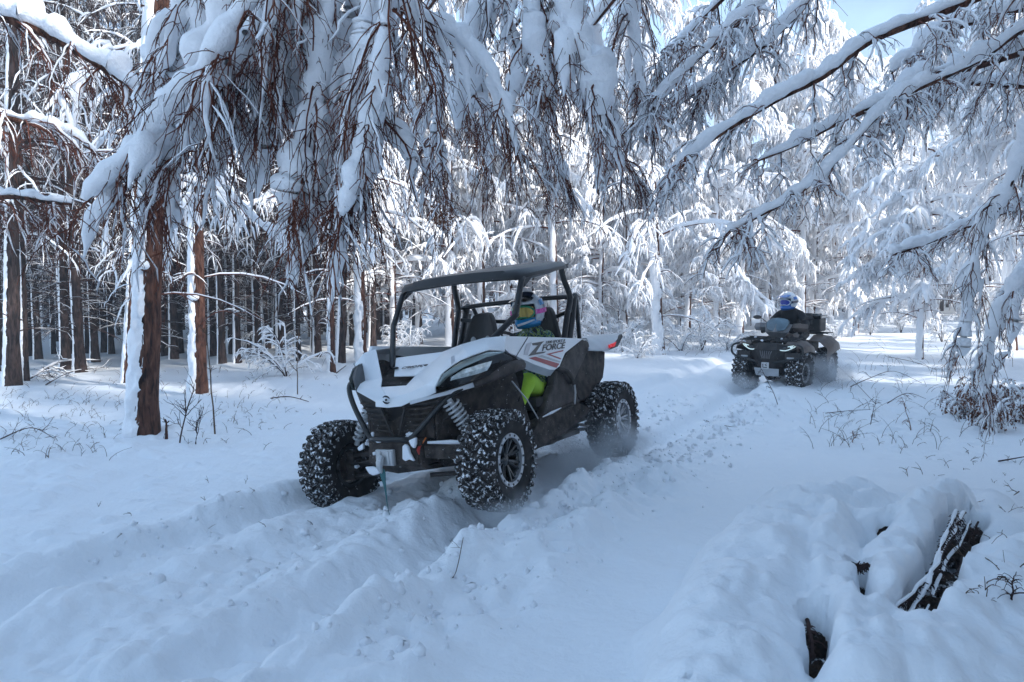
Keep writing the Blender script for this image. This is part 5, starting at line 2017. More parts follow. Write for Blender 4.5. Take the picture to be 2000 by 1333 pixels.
# legs joined to the same figure
J += [(*D(-.05, .44, .80), .10, .10), (*D(.27, .54, .90), .085, .085), (*D(.30, .555, .90), .085, .085), (*D(.52, .50, .62), .06, .06), (*D(.70, .46, .42), .05, .05),
      (*D(-.05, .24, .80), .10, .10), (*D(.36, .20, .92), .085, .085), (*D(.52, .20, .62), .06, .06), (*D(.70, .20, .42), .05, .05)]
E_ += [(0, 12), (12, 13), (13, 14), (14, 15), (15, 16), (0, 17), (17, 18), (18, 19), (19, 20)]
bd = skin_body('body', J, E_, [M['camo'], M['green_cloth'], M['skin']], drv)
for p in bd.data.polygons:
    c = p.center
    wx, wz = c.x - .15, c.z + .72
    if (wz < .86) or (wx > .06 and wz < 1.03) or (wx > .2 and wz < 1.06):
        p.material_index = 1
    elif wz > 1.42:
        p.material_index = 2
for sd, hy in ((1, .48), (-1, .19)):
    hand(drv, D(.14, hy, 1.16), (.8, 0, .35), (-.3, 0, 1), sd, M['cloth_black'])
q = MB()
for hy in (.46, .20):
    q.grid([[Vector(D(.66 + dx, hy + dy, .40 + dz)) for dy in (-.05, 0, .05)] for dx, dz in ((-.06, .06), (.02, .07), (.12, .02), (.20, 0))], thick=(0, 0, -.07))
q.build('boots', M['cloth_black'], drv, subsurf=1)


def deco_driver(he, T, u, l, f):
    q = MB()      # pale back shell panel
    for sd in (-1, 1):
        q.grid([[T(x, sd * (y + .018), z) for x, y, z in ((-.02, .118, .075), (-.08, .105, .06), (-.13, .065, .03))], [T(x, sd * (y + .02), z) for x, y, z in ((-.01, .128, -.01), (-.08, .112, -.02), (-.135, .06, -.03))]])
    q.build('shell_panel', M['pale_grey'], he)
    q = MB()
    q.grid([[T(.10 - abs(y) * .3, y, .122 - 1.5 * y * y) for y in (-.07, -.035, 0, .035, .07)], [T(.03, y, .166 - 2.2 * y * y) for y in (-.08, -.04, 0, .04, .08)], [T(-.05, y, .156 - 2.2 * y * y) for y in (-.07, -.035, 0, .035, .07)]])
    q.build('shell_top', M['navy'], he)
    for sd in (-1, 1):
        q = MB()
        q.grid([[T(.05, sd * .118, .085), T(.0, sd * .125, .10), T(-.05, sd * .11, .10)], [T(.06, sd * .132, .045), T(.0, sd * .145, .05), T(-.05, sd * .13, .05)]])
        q.build('shell_stripe', M['cyan'], he)
        q = MB()
        q.grid([[T(.08, sd * .118, -.055), T(.02, sd * .124, -.05), T(-.05, sd * .118, -.045)], [T(.075, sd * .116, -.066), T(.01, sd * .121, -.066), T(-.05, sd * .116, -.07)]])
        q.build('chin_stripe', M['helmet_white'], he)
        q = MB()
        q.grid([[T(-.045, sd * .128, -.02), T(-.09, sd * .112, -.02)], [T(-.045, sd * .128, -.085), T(-.085, sd * .11, -.085)]])
        q.build('red_patch', M['red'], he)


hp = Vector(D(-.20, .34, 1.515))
helmet(drv, hp, (1, .12, -.12), (0, 0, 1), M['helmet_white'], M['gloss'], M['cyan'], M['amber'], M['pink'], M['green_trim'], deco_driver, sc=1.14)
q = MB()
q.tube([Vector(D(.02, .34, 1.385)), Vector(D(.0, .40, 1.40)), Vector(D(-.08, .465, 1.43))], [.012, .012, .008], 6)
q.build('helmet_trim', M['helmet_white'], drv)

# ================================================================== QUAD BIKE
qyaw = radians(39)
QX = Vector((-sin(qyaw), -cos(qyaw), 0))
QY = Vector((cos(qyaw), -sin(qyaw), 0))
QZ = Vector((0, 0, 1))
QO = at(1509, 725, 13.1) - QX * .74 - QZ * .343
QM = Matrix(((QX.x, QY.x, 0, QO.x), (QX.y, QY.y, 0, QO.y), (0, 0, 1, QO.z), (0, 0, 0, 1)))
quad = bpy.data.objects.new('quad_bike', None)
link(quad)
quad.matrix_world = QM
tag(quad, 'dark olive four-wheeled quad bike with lit headlamps following behind through the snow', 'quad bike')
for (x, y, s) in ((.74, .47, 1), (.74, -.47, -1), (-.74, .47, 1), (-.74, -.47, -1)):
    wheel(quad, Vector((x, y, .343)), s, R=.343, W=.24, rimr=.165, steer=-.06 if x > 0 else 0, rot=x + y, lugs=22, centre=M['rim_light'] if x < 0 else M['gloss'])
G = lambda x, y, z, s=1: Vector((x, y * s, z))


def qb(name, m, par=None, smooth=False, bevel=.006, sub=0):
    return lambda q: q.build(name, M[m], par or quad, smooth=smooth, bevel=bevel, subsurf=sub)


# front nose, grille
q = MB()
q.grid([[G(.93, -.30, .82), G(1.02, -.16, .85), G(1.05, 0, .86), G(1.02, .16, .85), G(.93, .30, .82)], [G(.97, -.34, .74), G(1.08, -.17, .74), G(1.10, 0, .74), G(1.08, .17, .74), G(.97, .34, .74)],
        [G(.95, -.30, .60), G(1.06, -.15, .58), G(1.08, 0, .57), G(1.06, .15, .58), G(.95, .30, .60)], [G(.90, -.24, .46), G(1.02, -.14, .42), G(1.04, 0, .41), G(1.02, .14, .42), G(.90, .24, .46)]], thick=(-.08, 0, 0))
qb('nose', 'black')(q)
for k in range(6):
    y = -.10 + k * .04
    q = MB()
    q.tube([G(1.095, y, .72), G(1.115, y * .8, .66), G(1.09, y * .6, .59)], .008, 6)
    qb('grille_bar', 'grey', bevel=0)(q)
q = MB()
q.box((1.11, 0, .47), (.02, .13, .11))
qb('winch_plate', 'plate')(q)
em_ = MB()
em_.tube([G(1.125, -.035, .50), G(1.125, -.035, .44), G(1.125, .035, .44)], .008, 5)
em_.tube([G(1.125, .03, .50), G(1.125, .0, .485), G(1.125, .03, .465)], .008, 5)
qb('plate_emblem', 'ink', bevel=0)(em_)
q = MB()
q.grid([[G(1.04, -.22, .40), G(1.06, .22, .40)], [G(1.0, -.20, .28), G(1.0, .20, .28)], [G(.6, -.2, .24), G(.6, .2, .24)], [G(-.7, -.2, .24), G(-.7, .2, .24)]], thick=(0, 0, .02))
qb('skid_plate', 'pale_grey')(q)
for s in (1, -1):
    q = MB()      # headlamp
    P = [G(1.02, .17, .76, s), G(.98, .34, .81, s), G(.92, .47, .83, s), G(.93, .46, .76, s), G(1.0, .32, .71, s), G(1.04, .19, .71, s)]
    c_ = sum(P, Vector()) / 6 + Vector((.02, 0, 0))
    q.add(P + [c_], [(i, (i + 1) % 6, 6) for i in range(6)])
    hlq = q.build('headlight', M['gloss'], quad)
    q = MB()
    q.tube([G(1.045, .19, .745, s), G(1.01, .31, .735, s), G(.965, .43, .79, s), G(.96, .455, .825, s), G(1.0, .34, .80, s)], .009, 7, smooth_n=3)
    q.ball(G(.985, .40, .795, s), .026, 12, 8, 0, (.6, 1.1, .7))
    q.build('lamp', M['led'], hlq)
    # front fender
    q = MB()
    q.grid([[G(1.02, .30, .84, s), G(.80, .30, .90, s), G(.5, .28, .90, s), G(.34, .26, .80, s)], [G(1.0, .44, .845, s), G(.82, .50, .90, s), G(.5, .50, .88, s), G(.32, .44, .76, s)],
            [G(.98, .56, .78, s), G(.80, .63, .81, s), G(.5, .63, .78, s), G(.30, .58, .62, s)], [G(.98, .58, .70, s), G(.80, .65, .735, s), G(.5, .65, .69, s), G(.30, .60, .52, s)]], thick=(0, 0, -.015))
    qb('front_fender', 'olive', smooth=True)(q)
    q = MB()
    q.grid([[G(1.01, .30, .70, s), G(.99, .56, .70, s)], [G(1.03, .30, .60, s), G(1.0, .52, .58, s)], [G(.98, .26, .50, s), G(.95, .40, .50, s)]], thick=(-.05, 0, 0))
    qb('lower_cowl', 'black')(q)
    q = MB()
    q.box((1.035, .40 * s, .61), (.02, .12, .03))
    qb('marker_lamp', 'pale_grey')(q)
    # bumper hoop
    q = MB()
    q.tube([G(1.0, .50, .84, s), G(1.05, .60, .80, s), G(1.07, .62, .70, s), G(1.06, .56, .62, s), G(1.08, .3, .56, s), G(1.10, .12, .52, s)], .018, 8, smooth_n=4)
    qb('bumper', 'tube', bevel=0)(q)
    # foot well and side
    q = MB()
    q.grid([[G(.34, .22, .80, s), G(-.1, .22, .78, s), G(-.45, .22, .82, s)], [G(.34, .32, .55, s), G(-.1, .30, .50, s), G(-.45, .32, .60, s)], [G(.30, .58, .40, s), G(-.05, .58, .36, s), G(-.36, .58, .42, s)], [G(.30, .60, .32, s), G(-.05, .60, .30, s), G(-.36, .60, .34, s)]])
    qb('foot_well', 'black', bevel=0)(q)
    q = MB()
    q.grid([[G(.30, .16, .98, s), G(.05, .18, 1.0, s), G(-.2, .18, .93, s)], [G(.42, .26, .88, s), G(.10, .27, .84, s), G(-.2, .24, .80, s)], [G(.30, .25, .66, s), G(.05, .26, .62, s), G(-.2, .24, .62, s)]], thick=(0, .02 * s, 0))
    qb('side_cowl', 'olive', smooth=True)(q)
    # rear fender
    q = MB()
    q.grid([[G(-.38, .26, .84, s), G(-.6, .28, .93, s), G(-.9, .28, .93, s), G(-1.12, .28, .86, s)], [G(-.38, .46, .82, s), G(-.6, .52, .90, s), G(-.9, .52, .90, s), G(-1.14, .46, .83, s)],
            [G(-.34, .60, .70, s), G(-.6, .65, .78, s), G(-.9, .65, .78, s), G(-1.14, .60, .72, s)], [G(-.30, .61, .46, s), G(-.40, .66, .60, s), G(-.9, .67, .68, s), G(-1.14, .62, .62, s)]], thick=(0, 0, -.015))
    qb('rear_fender', 'olive', smooth=True)(q)
    q = MB()
    q.tube([G(.74, .12, .42, s), G(.74, .36, .36, s)], .03, 8)
    q.tube([G(.82, .12, .46, s), G(.76, .34, .40, s)], .015, 6)
    q.tube([G(.66, .12, .46, s), G(.72, .34, .40, s)], .015, 6)
    q.tube([G(-.74, .12, .42, s), G(-.74, .36, .36, s)], .03, 8)
    qb('suspension', 'mud', bevel=0)(q)
    # hand guard, mirror
    q = MB()
    q.grid([[G(.40, .22, 1.17, s), G(.44, .34, 1.18, s), G(.36, .47, 1.16, s)], [G(.44, .22, 1.10, s), G(.50, .34, 1.10, s), G(.40, .48, 1.09, s)], [G(.40, .24, 1.03, s), G(.44, .34, 1.03, s), G(.36, .46, 1.03, s)]], thick=(-.012, 0, 0))
    qb('hand_guard', 'olive' if s > 0 else 'grey', smooth=True)(q)
    q = MB()
    q.tube([G(.28, .26, 1.15, s), G(.30, .36, 1.24, s), G(.30, .42, 1.26, s)], .008, 6)
    mo = q.build('mirror', M['black'], quad)
    q = MB()
    q.ball(G(.30, .46, 1.27, s), .075, 14, 8, 0, (.25, 1.1, .5))
    q.build('mirror_head', M['black'], mo)
# engine, frame
q = MB()
q.box((.1, 0, .52), (1.5, .40, .44))
q.box((-.75, 0, .70), (.7, .46, .20))
q.box((.75, 0, .66), (.5, .44, .28))
qb('chassis', 'mud', bevel=.02)(q)
# pod with screen
q = MB()
q.grid([[G(.56, -.10, .92), G(.60, 0, .93), G(.56, .10, .92)], [G(.60, -.20, 1.02), G(.70, 0, 1.03), G(.60, .20, 1.02)], [G(.50, -.24, 1.16), G(.62, 0, 1.17), G(.50, .24, 1.16)]], thick=(-.03, 0, 0))
qb('handlebar_pod', 'grey', smooth=True, bevel=0)(q)
q = MB()
q.grid([[G(.63, -.16, 1.03), G(.71, 0, 1.04), G(.63, .16, 1.03)], [G(.56, -.23, 1.15), G(.67, 0, 1.17), G(.56, .23, 1.15)], [G(.46, -.20, 1.26), G(.55, 0, 1.29), G(.46, .20, 1.26)]], thick=(-.006, 0, 0))
qb('windscreen', 'screen', smooth=True, bevel=0, sub=1)(q)
q = MB()
q.tube([G(.30, -.45, 1.10), G(.36, -.20, 1.10), G(.40, 0, 1.06), G(.36, .20, 1.10), G(.30, .45, 1.10)], .013, 8, smooth_n=3)
q.tube([G(.40, 0, 1.06), G(.55, 0, .80)], .02, 8)
qb('handlebar', 'tube', bevel=0)(q)
# tank and seat
q = MB()
q.grid([[G(.42, y, .93 + .06 * (1 - abs(y) / .17)) for y in (-.17, -.08, 0, .08, .17)], [G(.15, y, .95 + .08 * (1 - abs(y) / .18)) for y in (-.18, -.09, 0, .09, .18)], [G(-.1, y, .92 + .04 * (1 - abs(y) / .18)) for y in (-.18, -.09, 0, .09, .18)]], thick=(0, 0, -.12))
qb('tank_cover', 'olive', smooth=True, bevel=0)(q)
q = MB()
q.grid([[G(.0, -.15, .93), G(.0, 0, .97), G(.0, .15, .93)], [G(-.3, -.18, .90), G(-.3, 0, .94), G(-.3, .18, .90)], [G(-.5, -.18, .96), G(-.5, 0, 1.0), G(-.5, .18, .96)], [G(-.72, -.17, 1.02), G(-.72, 0, 1.05), G(-.72, .17, 1.02)]], thick=(0, 0, -.12))
qb('seat', 'seat', smooth=True, bevel=.01)(q)
# front rack: rails lengthways and across
q = MB()
for y in (-.44, -.22, 0, .22, .44):
    q.tube([G(1.0, y, .90), G(.55, y, .93)], .011, 6)
for x, z in ((1.0, .90), (.85, .91), (.70, .92), (.55, .93)):
    q.tube([G(x, -.50, z), G(x, .50, z)], .012, 6)
q.tube([G(.98, -.30, .90), G(.94, -.30, .80)], .01, 6)
q.tube([G(.98, .30, .90), G(.94, .30, .80)], .01, 6)
qb('front_rack', 'black', bevel=0)(q)
# rear box with lid and backrest pad
q = MB()
q.box((-.93, 0, 1.11), (.38, .70, .26))
bx = qb('luggage_box', 'black', bevel=.03)(q)
q = MB()
q.box((-.93, 0, 1.26), (.42, .74, .07))
q.box((-.93, 0, 1.305), (.30, .56, .03))
q.build('lid', M['gloss'], bx, smooth=False, bevel=.02)
q = MB()
q.box((-.71, 0, 1.22), (.06, .42, .22))
q.build('backrest_pad', M['seat'], bx, smooth=False, bevel=.02)
q = MB()
for y in (-.4, 0, .4):
    q.tube([G(-.6, y, .95), G(-1.2, y, .95)], .012, 6)
for x in (-.6, -.9, -1.2):
    q.tube([G(x, -.45, .95), G(x, .45, .95)], .012, 6)
qb('rear_rack', 'black', bevel=0)(q)
for kk, c_ in enumerate(((.9, .2, .93), (.8, -.3, .93), (1.02, -.1, .89), (.98, -.42, .87))):
    clump(quad, [c_], .022, seed=12 + kk)

# rider
rd_ = bpy.data.objects.new('person', None)
link(rd_)
rd_.matrix_world = QM @ Matrix.Translation((-.28, 0, .86))
tag(rd_, 'quad bike rider in a blue and white helmet with goggles and a black jacket', 'person')
D2 = lambda x, y, z: (x + .28, y, z - .95)
J = [(*D2(-.28, 0, 1.00), .17, .14), (*D2(-.24, 0, 1.18), .16, .12), (*D2(-.15, 0, 1.34), .19, .13), (*D2(-.10, 0, 1.44), .13, .10), (*D2(-.05, 0, 1.53), .06, .06), (*D2(-.02, 0, 1.61), .08, .09),
     (*D2(-.12, .20, 1.41), .085, .085), (*D2(.02, .34, 1.22), .065, .065), (*D2(.24, .33, 1.13), .042, .042),
     (*D2(-.12, -.20, 1.41), .085, .085), (*D2(.02, -.34, 1.22), .065, .065), (*D2(.24, -.33, 1.13), .042, .042),
     (*D2(-.20, .14, .98), .11, .11), (*D2(.18, .30, .95), .085, .085), (*D2(.12, .34, .68), .065, .065), (*D2(.08, .38, .46), .055, .055),
     (*D2(-.20, -.14, .98), .11, .11), (*D2(.18, -.30, .95), .085, .085), (*D2(.12, -.34, .68), .065, .065), (*D2(.08, -.38, .46), .055, .055)]
E_ = [(0, 1), (1, 2), (2, 3), (3, 4), (4, 5), (3, 6), (6, 7), (7, 8), (3, 9), (9, 10), (10, 11), (0, 12), (12, 13), (13, 14), (14, 15), (0, 16), (16, 17), (17, 18), (18, 19)]
b_ = skin_body('body', J, E_, [M['cloth_black'], M['skin']], rd_)
for p in b_.data.polygons:
    if p.center.z > .61:
        p.material_index = 1
for sd, hy in ((1, .33), (-1, -.33)):
    hand(rd_, D2(.25, hy, 1.13), (1, 0, -.1), (0, 0, 1), sd, M['cloth_black'])
q = MB()
for hy in (.38, -.38):
    q.grid([[Vector(D2(.06 + dx, hy + dy, .36 + dz)) for dy in (-.05, 0, .05)] for dx, dz in ((-.08, .08), (.02, .09), (.12, .04), (.20, 0.02))], thick=(0, 0, -.07))
q.build('boots', M['cloth_black'], rd_, subsurf=1)


def deco_rider(he, T, u, l, f):
    for sd in (-1, 1):
        q = MB()
        q.grid([[T(.05, sd * .120, .08), T(-.02, sd * .128, .09), T(-.08, sd * .10, .07)], [T(.06, sd * .134, .04), T(-.02, sd * .148, .04), T(-.09, sd * .118, .02)]])
        q.build('shell_stripe', M['blue'], he)


helmet(rd_, Vector(D2(.0, 0, 1.645)), (1, -.25, -.12), (0, 0, 1), M['helmet_white'], M['blue'], M['blue'], M['blue_goggle'], M['navy'], M['helmet_white'], deco_rider, sc=1.1)


# ================================================================== BRUSH, STALKS AND FALLEN WOOD
def gz(px, py, z=0.0):
    x, y = gp(px, py, z)
    for _ in range(4):
        x, y = gp(px, py, hz(x, y))
    return x, y


def ground_branch(name, label, pts, r, snow=True, group=None, subs=6, L=.3, m='twig_dark', cat='branch', seed=0, sr=1.2):
    """pts: (px, py, height above snow)"""
    rr = np.random.default_rng(seed + 900)
    W = []
    for px, py, dz in pts:
        x, y = gz(px, py)
        d0 = FW.dot(Vector((x, y, hz(x, y))) - CAM)
        W.append(Vector((x, y, hz(x, y) + dz)))
    P = np.array([tuple(p) for p in catmull(W, 5)])
    base = W[0]
    t = empty(name, base)
    tag(t, label, cat, group)
    P = P - np.array(tuple(base))
    bk = Batch()
    bk.add(tubes(P[None], np.linspace(r, r * .45, len(P))[None], 6, jitter=.15, nscale=30))
    if subs:
        s2 = kids(P[None], subs, L, K=5, spread=.8, grav=-.1, r=rr, wig=.4, side3d=.5)
        bk.add(tubes(s2, rad(len(s2), 5, r * .5, r * .25, r=rr), 4))
        s3 = kids(s2, 4, L * .45, K=4, spread=.8, grav=.0, r=rr, wig=.4, side3d=.5)
        bk.add(tubes(s3, rad(len(s3), 4, r * .28, r * .18, r=rr), 3))
    o = obj('stem', bk.mesh('stem', M[m]), t)
    if snow:
        sb = Batch()
        Ps, Rs = snow_on(P[None], r * sr, r * sr * .7, lift=.9, r=rr)
        sb.add(tubes(Ps, Rs, 6, jitter=.5, nscale=14))
        if subs:
            Ps, Rs = snow_on(s2, r * sr * .6, r * sr * .4, lift=.9, gap=.4, r=rr)
            sb.add(tubes(Ps, Rs, 5, jitter=.4, nscale=14))
        obj('snow', sb.mesh('snow', M['snow_tree']), t)
    return t


def upright(name, label, px, py, h, lean, r, subs=5, L=.2, seed=0, cat='sapling', m='grass_dry', group=None, grav=-.2):
    rr = np.random.default_rng(seed + 700)
    x, y = gz(px, py)
    t = empty(name, (x, y, hz(x, y) - .03))
    tag(t, label, cat, group)
    u = np.linspace(0, 1, 8)
    P = np.stack([lean[0] * h * u ** 1.3 + .01 * rr.normal(0, 1, 8) * u, lean[1] * h * u, h * u], -1)
    bk = Batch()
    bk.add(tubes(P[None], np.linspace(r, r * .4, 8)[None], 6))
    if subs:
        s2 = kids(P[None], subs, L, K=5, spread=.7, grav=grav, r=rr, tmin=.25, wig=.3)
        bk.add(tubes(s2, rad(len(s2), 5, r * .55, r * .3, r=rr), 4))
        s3 = kids(s2, 3, L * .5, K=4, spread=.7, grav=grav, r=rr, wig=.3)
        bk.add(tubes(s3, rad(len(s3), 4, r * .35, r * .2, r=rr), 3))
    obj('stem', bk.mesh('stem', M[m]), t)
    return t


upright('sapling', 'thin bare pole-like sapling standing to the right of the second red-barked larch', 420, 845, 1.35, (-.06, 0), .011, subs=2, L=.2, seed=1)
upright('sapling', 'thin bare sapling in the open snow between the plantation and the hanging boughs', 581, 765, 1.15, (.02, 0), .010, subs=4, L=.2, seed=2)
upright('sapling', 'branching dark seedling in the snow just right of the nearest larch foot', 350, 868, .75, (.28, 0), .010, subs=9, L=.35, seed=3, m='twig_dark')
upright('sapling', 'small bushy dark twigs beside the nearest larch foot', 382, 862, .35, (.1, 0), .008, subs=10, L=.3, seed=4, m='twig_dark')
upright('stump', 'short broken brown stub beside the nearest larch foot', 325, 858, .26, (.02, 0), .022, subs=3, L=.08, seed=5, cat='stump', m='bark')
ground_branch('fallen_branch', 'dark bare stick lying on the snow to the left behind the buggy', [(529, 776, .01), (565, 780, .04), (603, 786, .01)], .012, snow=False, subs=1, L=.1, seed=1)
ground_branch('fallen_branch', 'short dark stick leaning in the snow left of the buggy nose', [(657, 730, .01), (676, 715, .02)], .012, snow=False, subs=0, seed=2)
ground_branch('fallen_branch', 'long thin branch bowed over the snow at the far left edge', [(0, 860, .02), (60, 850, .10), (105, 857, .02)], .008, snow=False, subs=4, L=.25, seed=3)
ground_branch('fallen_branch', 'snow-dusted fallen boughs lying under the dark plantation at left', [(60, 738, .05), (120, 728, .25), (200, 712, .1)], .018, snow=True, subs=12, L=.6, seed=4)
ground_branch('fallen_branch', 'fallen bough with side twigs lying just left of the leaning slim trunk', [(90, 755, .03), (140, 735, .12), (205, 722, .05)], .014, snow=True, subs=12, L=.5, seed=5)
# right of the track
arcs = [
    ([(1733, 788, .02), (1770, 792, .18), (1808, 782, .05)], .007, 'arched bare stem right of the track, nearest the bent limb'),
    ([(1660, 770, .02), (1700, 775, .30), (1745, 758, .30), (1800, 760, .10)], .007, 'long arched stem over the snow right of the quad bike'),
    ([(1612, 812, .02), (1660, 812, .07), (1700, 812, .10)], .006, 'low straight twig in the snow with withered leaves hanging from it'),
    ([(1620, 702, .02), (1660, 758, .18), (1710, 795, .05)], .006, 'slanting long dry stalk just right of the quad bike rear wheel'),
    ([(1735, 700, .02), (1780, 730, .25), (1830, 728, .05)], .007, 'fine slanting stem across the bright snow far right'),
    ([(1850, 785, .02), (1880, 810, .14), (1885, 812, .10)], .007, 'short arched stem at the foot of the bent limb'),
    ([(1375, 800, .02), (1420, 830, .04), (1440, 835, .01)], .005, 'fine dark stem lying on the open snow in the track shoulder'),
    ([(860, 1095, .005), (885, 1100, .02), (905, 1108, .005)], .004, 'tiny dark twig lying on the churned snow in the foreground'),
    ([(1950, 905, .02), (2010, 900, .05)], .009, 'reddish branch end poking in at the right edge above the mound'),
    ([(1990, 965, .02), (1978, 1010, .14)], .006, 'upright dark twig at the right edge of the mound'),
]
for k, (pts, r, lab) in enumerate(arcs):
    ground_branch('dry_stalk', lab, pts, r, snow=False, subs=3 if k < 6 else 1, L=.2, seed=20 + k, m='grass_dry' if k % 2 else 'twig_dark', cat='stem')
for k, (px, py, h, ln, lab) in enumerate(((1520, 790, .75, (-.5, .1), 'two thin leaning stalks in front of the quad bike wheel'), (1700, 830, .38, (.2, 0), 'withered weed with drooping seed heads in the middle of the right-hand snow'),
                                          (1780, 840, .45, (-.3, 0), 'leafy brown weed left of the bent limb'), (1835, 800, .5, (.2, 0), 'upright dark weed close to the bent limb'), (1850, 740, .5, (-.1, 0), 'dark weed further back beside the bent limb'),
                                          (1560, 720, .1, (0, 0), 'low tuft in front of the quad bike'), (1665, 865, .16, (.1, 0), 'small reddish tuft in the snow below the right-hand weeds'), (1975, 1170, .12, (.1, 0), 'small twig tip poking from the snow at the lower right edge'))):
    upright('dry_weed', lab, px, py, h, ln, .006, subs=7, L=.18, seed=40 + k, cat='weed', m='leaf_dry' if k in (2, 6) else 'twig_dark', grav=.4)


def stuff_twigs(name, areas, seed, m, r=.0035):
    rr = np.random.default_rng(seed)
    Ps = []
    for (x0, y0, x1, y1, n, h) in areas:
        px, py = rr.uniform(x0, x1, n), rr.uniform(y0, y1, n)
        for a, b in zip(px, py):
            x, y = gz(a, b)
            z = hz(x, y) - .02
            u = np.linspace(0, 1, 5)
            hh = h * rr.uniform(.3, 1.2)
            an = rr.uniform(0, 2 * pi)
            ln = rr.uniform(.2, 1.1) * hh
            Ps.append(np.stack([x + cos(an) * ln * u ** 1.5, y + sin(an) * ln * u ** 1.5, z + hh * (u - .35 * u * u)], -1))
    P = np.stack(Ps)
    b = Batch()
    b.add(tubes(P, rad(len(P), 5, r, r * .4, r=rr), 3))
    k = kids(P, 2, .10, K=3, spread=.8, grav=.2, r=rr)
    b.add(tubes(k, rad(len(k), 3, r * .6, r * .4, r=rr), 3))
    o = obj(name, b.mesh(name, M[m]))
    tag(o, kind='stuff')


stuff_twigs('dry_grass', [(0, 770, 240, 900, 110, .22), (300, 800, 520, 880, 40, .2), (0, 720, 560, 800, 150, .22), (480, 740, 660, 860, 30, .12), (1580, 740, 1880, 880, 110, .36), (1640, 650, 1900, 740, 80, .34), (1750, 860, 2000, 960, 26, .15),
                          (1330, 640, 1480, 700, 60, .3), (1180, 650, 1330, 690, 60, .35), (100, 930, 620, 1100, 14, .09), (1880, 960, 2000, 1180, 20, .1)], 3, 'grass_dry')


# frosted low shrubs behind the track
def shrub_meshes(seed, snow=1.0):
    rr = np.random.default_rng(seed)
    n = 9
    u = np.linspace(0, 1, 6)
    a = rr.uniform(0, 2 * pi, n)
    sp_ = rr.uniform(.2, .9, n)
    h = rr.uniform(.7, 1.5, n)
    P = np.zeros((n, 6, 3))
    P[..., 0] = np.cos(a)[:, None] * sp_[:, None] * u ** 1.3
    P[..., 1] = np.sin(a)[:, None] * sp_[:, None] * u ** 1.3
    P[..., 2] = h[:, None] * (u - .3 * u ** 3) - .05
    bk, sn = Batch(), Batch()
    bk.add(tubes(P, rad(n, 6, .012, .005, r=rr), 4))
    s2 = kids(P, 7, .55, K=5, spread=.9, grav=.35, r=rr)
    s3 = kids(s2, 5, .22, K=4, spread=1.0, grav=.5, r=rr)
    bk.add(tubes(s2, rad(len(s2), 5, .006, .003, r=rr), 3))
    bk.add(tubes(s3, rad(len(s3), 4, .003, .002, r=rr), 3))
    for p, r_ in ((P, .022), (s2, .018), (s3, .011)):
        Ps, Rs = snow_on(p, r_ * snow, r_ * .7 * snow, gap=.1, r=rr)
        sn.add(tubes(Ps, Rs, 4, jitter=.4, nscale=12))
    return bk.mesh('stems', M['twig_dark']), sn.mesh('snow', M['snow_tree'])


SH = [shrub_meshes(600 + k) for k in range(3)]
shr = [(1215, 688, .9, 'between the buggy tail and the lone white trunk'), (1245, 700, .7, 'close to the foot of the lone white trunk'), (1330, 690, .9, 'just right of the lone white trunk'), (1370, 684, 1.0, 'halfway to the quad bike'),
       (1420, 680, .8, 'left behind the quad bike'), (1630, 660, .8, 'right behind the quad bike luggage box'), (1700, 655, .7, 'at the back of the bright clearing'), (1180, 684, 1.0, 'right above the buggy rear wheel'),
       (1130, 672, 1.0, 'behind the buggy rear brace'), (1840, 668, 1.0, 'at the right end of the bright clearing'), (560, 735, 1.1, 'bowed over in front of the dark plantation'), (470, 690, .9, 'deep under the plantation edge'),
       (800, 690, .9, 'seen through the buggy front frame'), (775, 684, .7, 'seen beside the buggy front pillar'), (1760, 650, .9, 'far back in the clearing')]
for k, (px, py, sc, w) in enumerate(shr):
    x, y = gz(px, py)
    t = empty('frosted_shrub', (x, y, hz(x, y)))
    t.rotation_euler = (0, 0, k * 1.7)
    t.scale = (sc,) * 3
    tag(t, 'frosted bare shrub ' + w, 'shrub', 'frosted shrubs')
    a, b = SH[k % 3]
    for nm, me in (('stems', a), ('snow', b)):
        o = obj(nm, me, t)
        o['kind'] = 'stuff'

_PK = list(PITS)
PITS.clear()


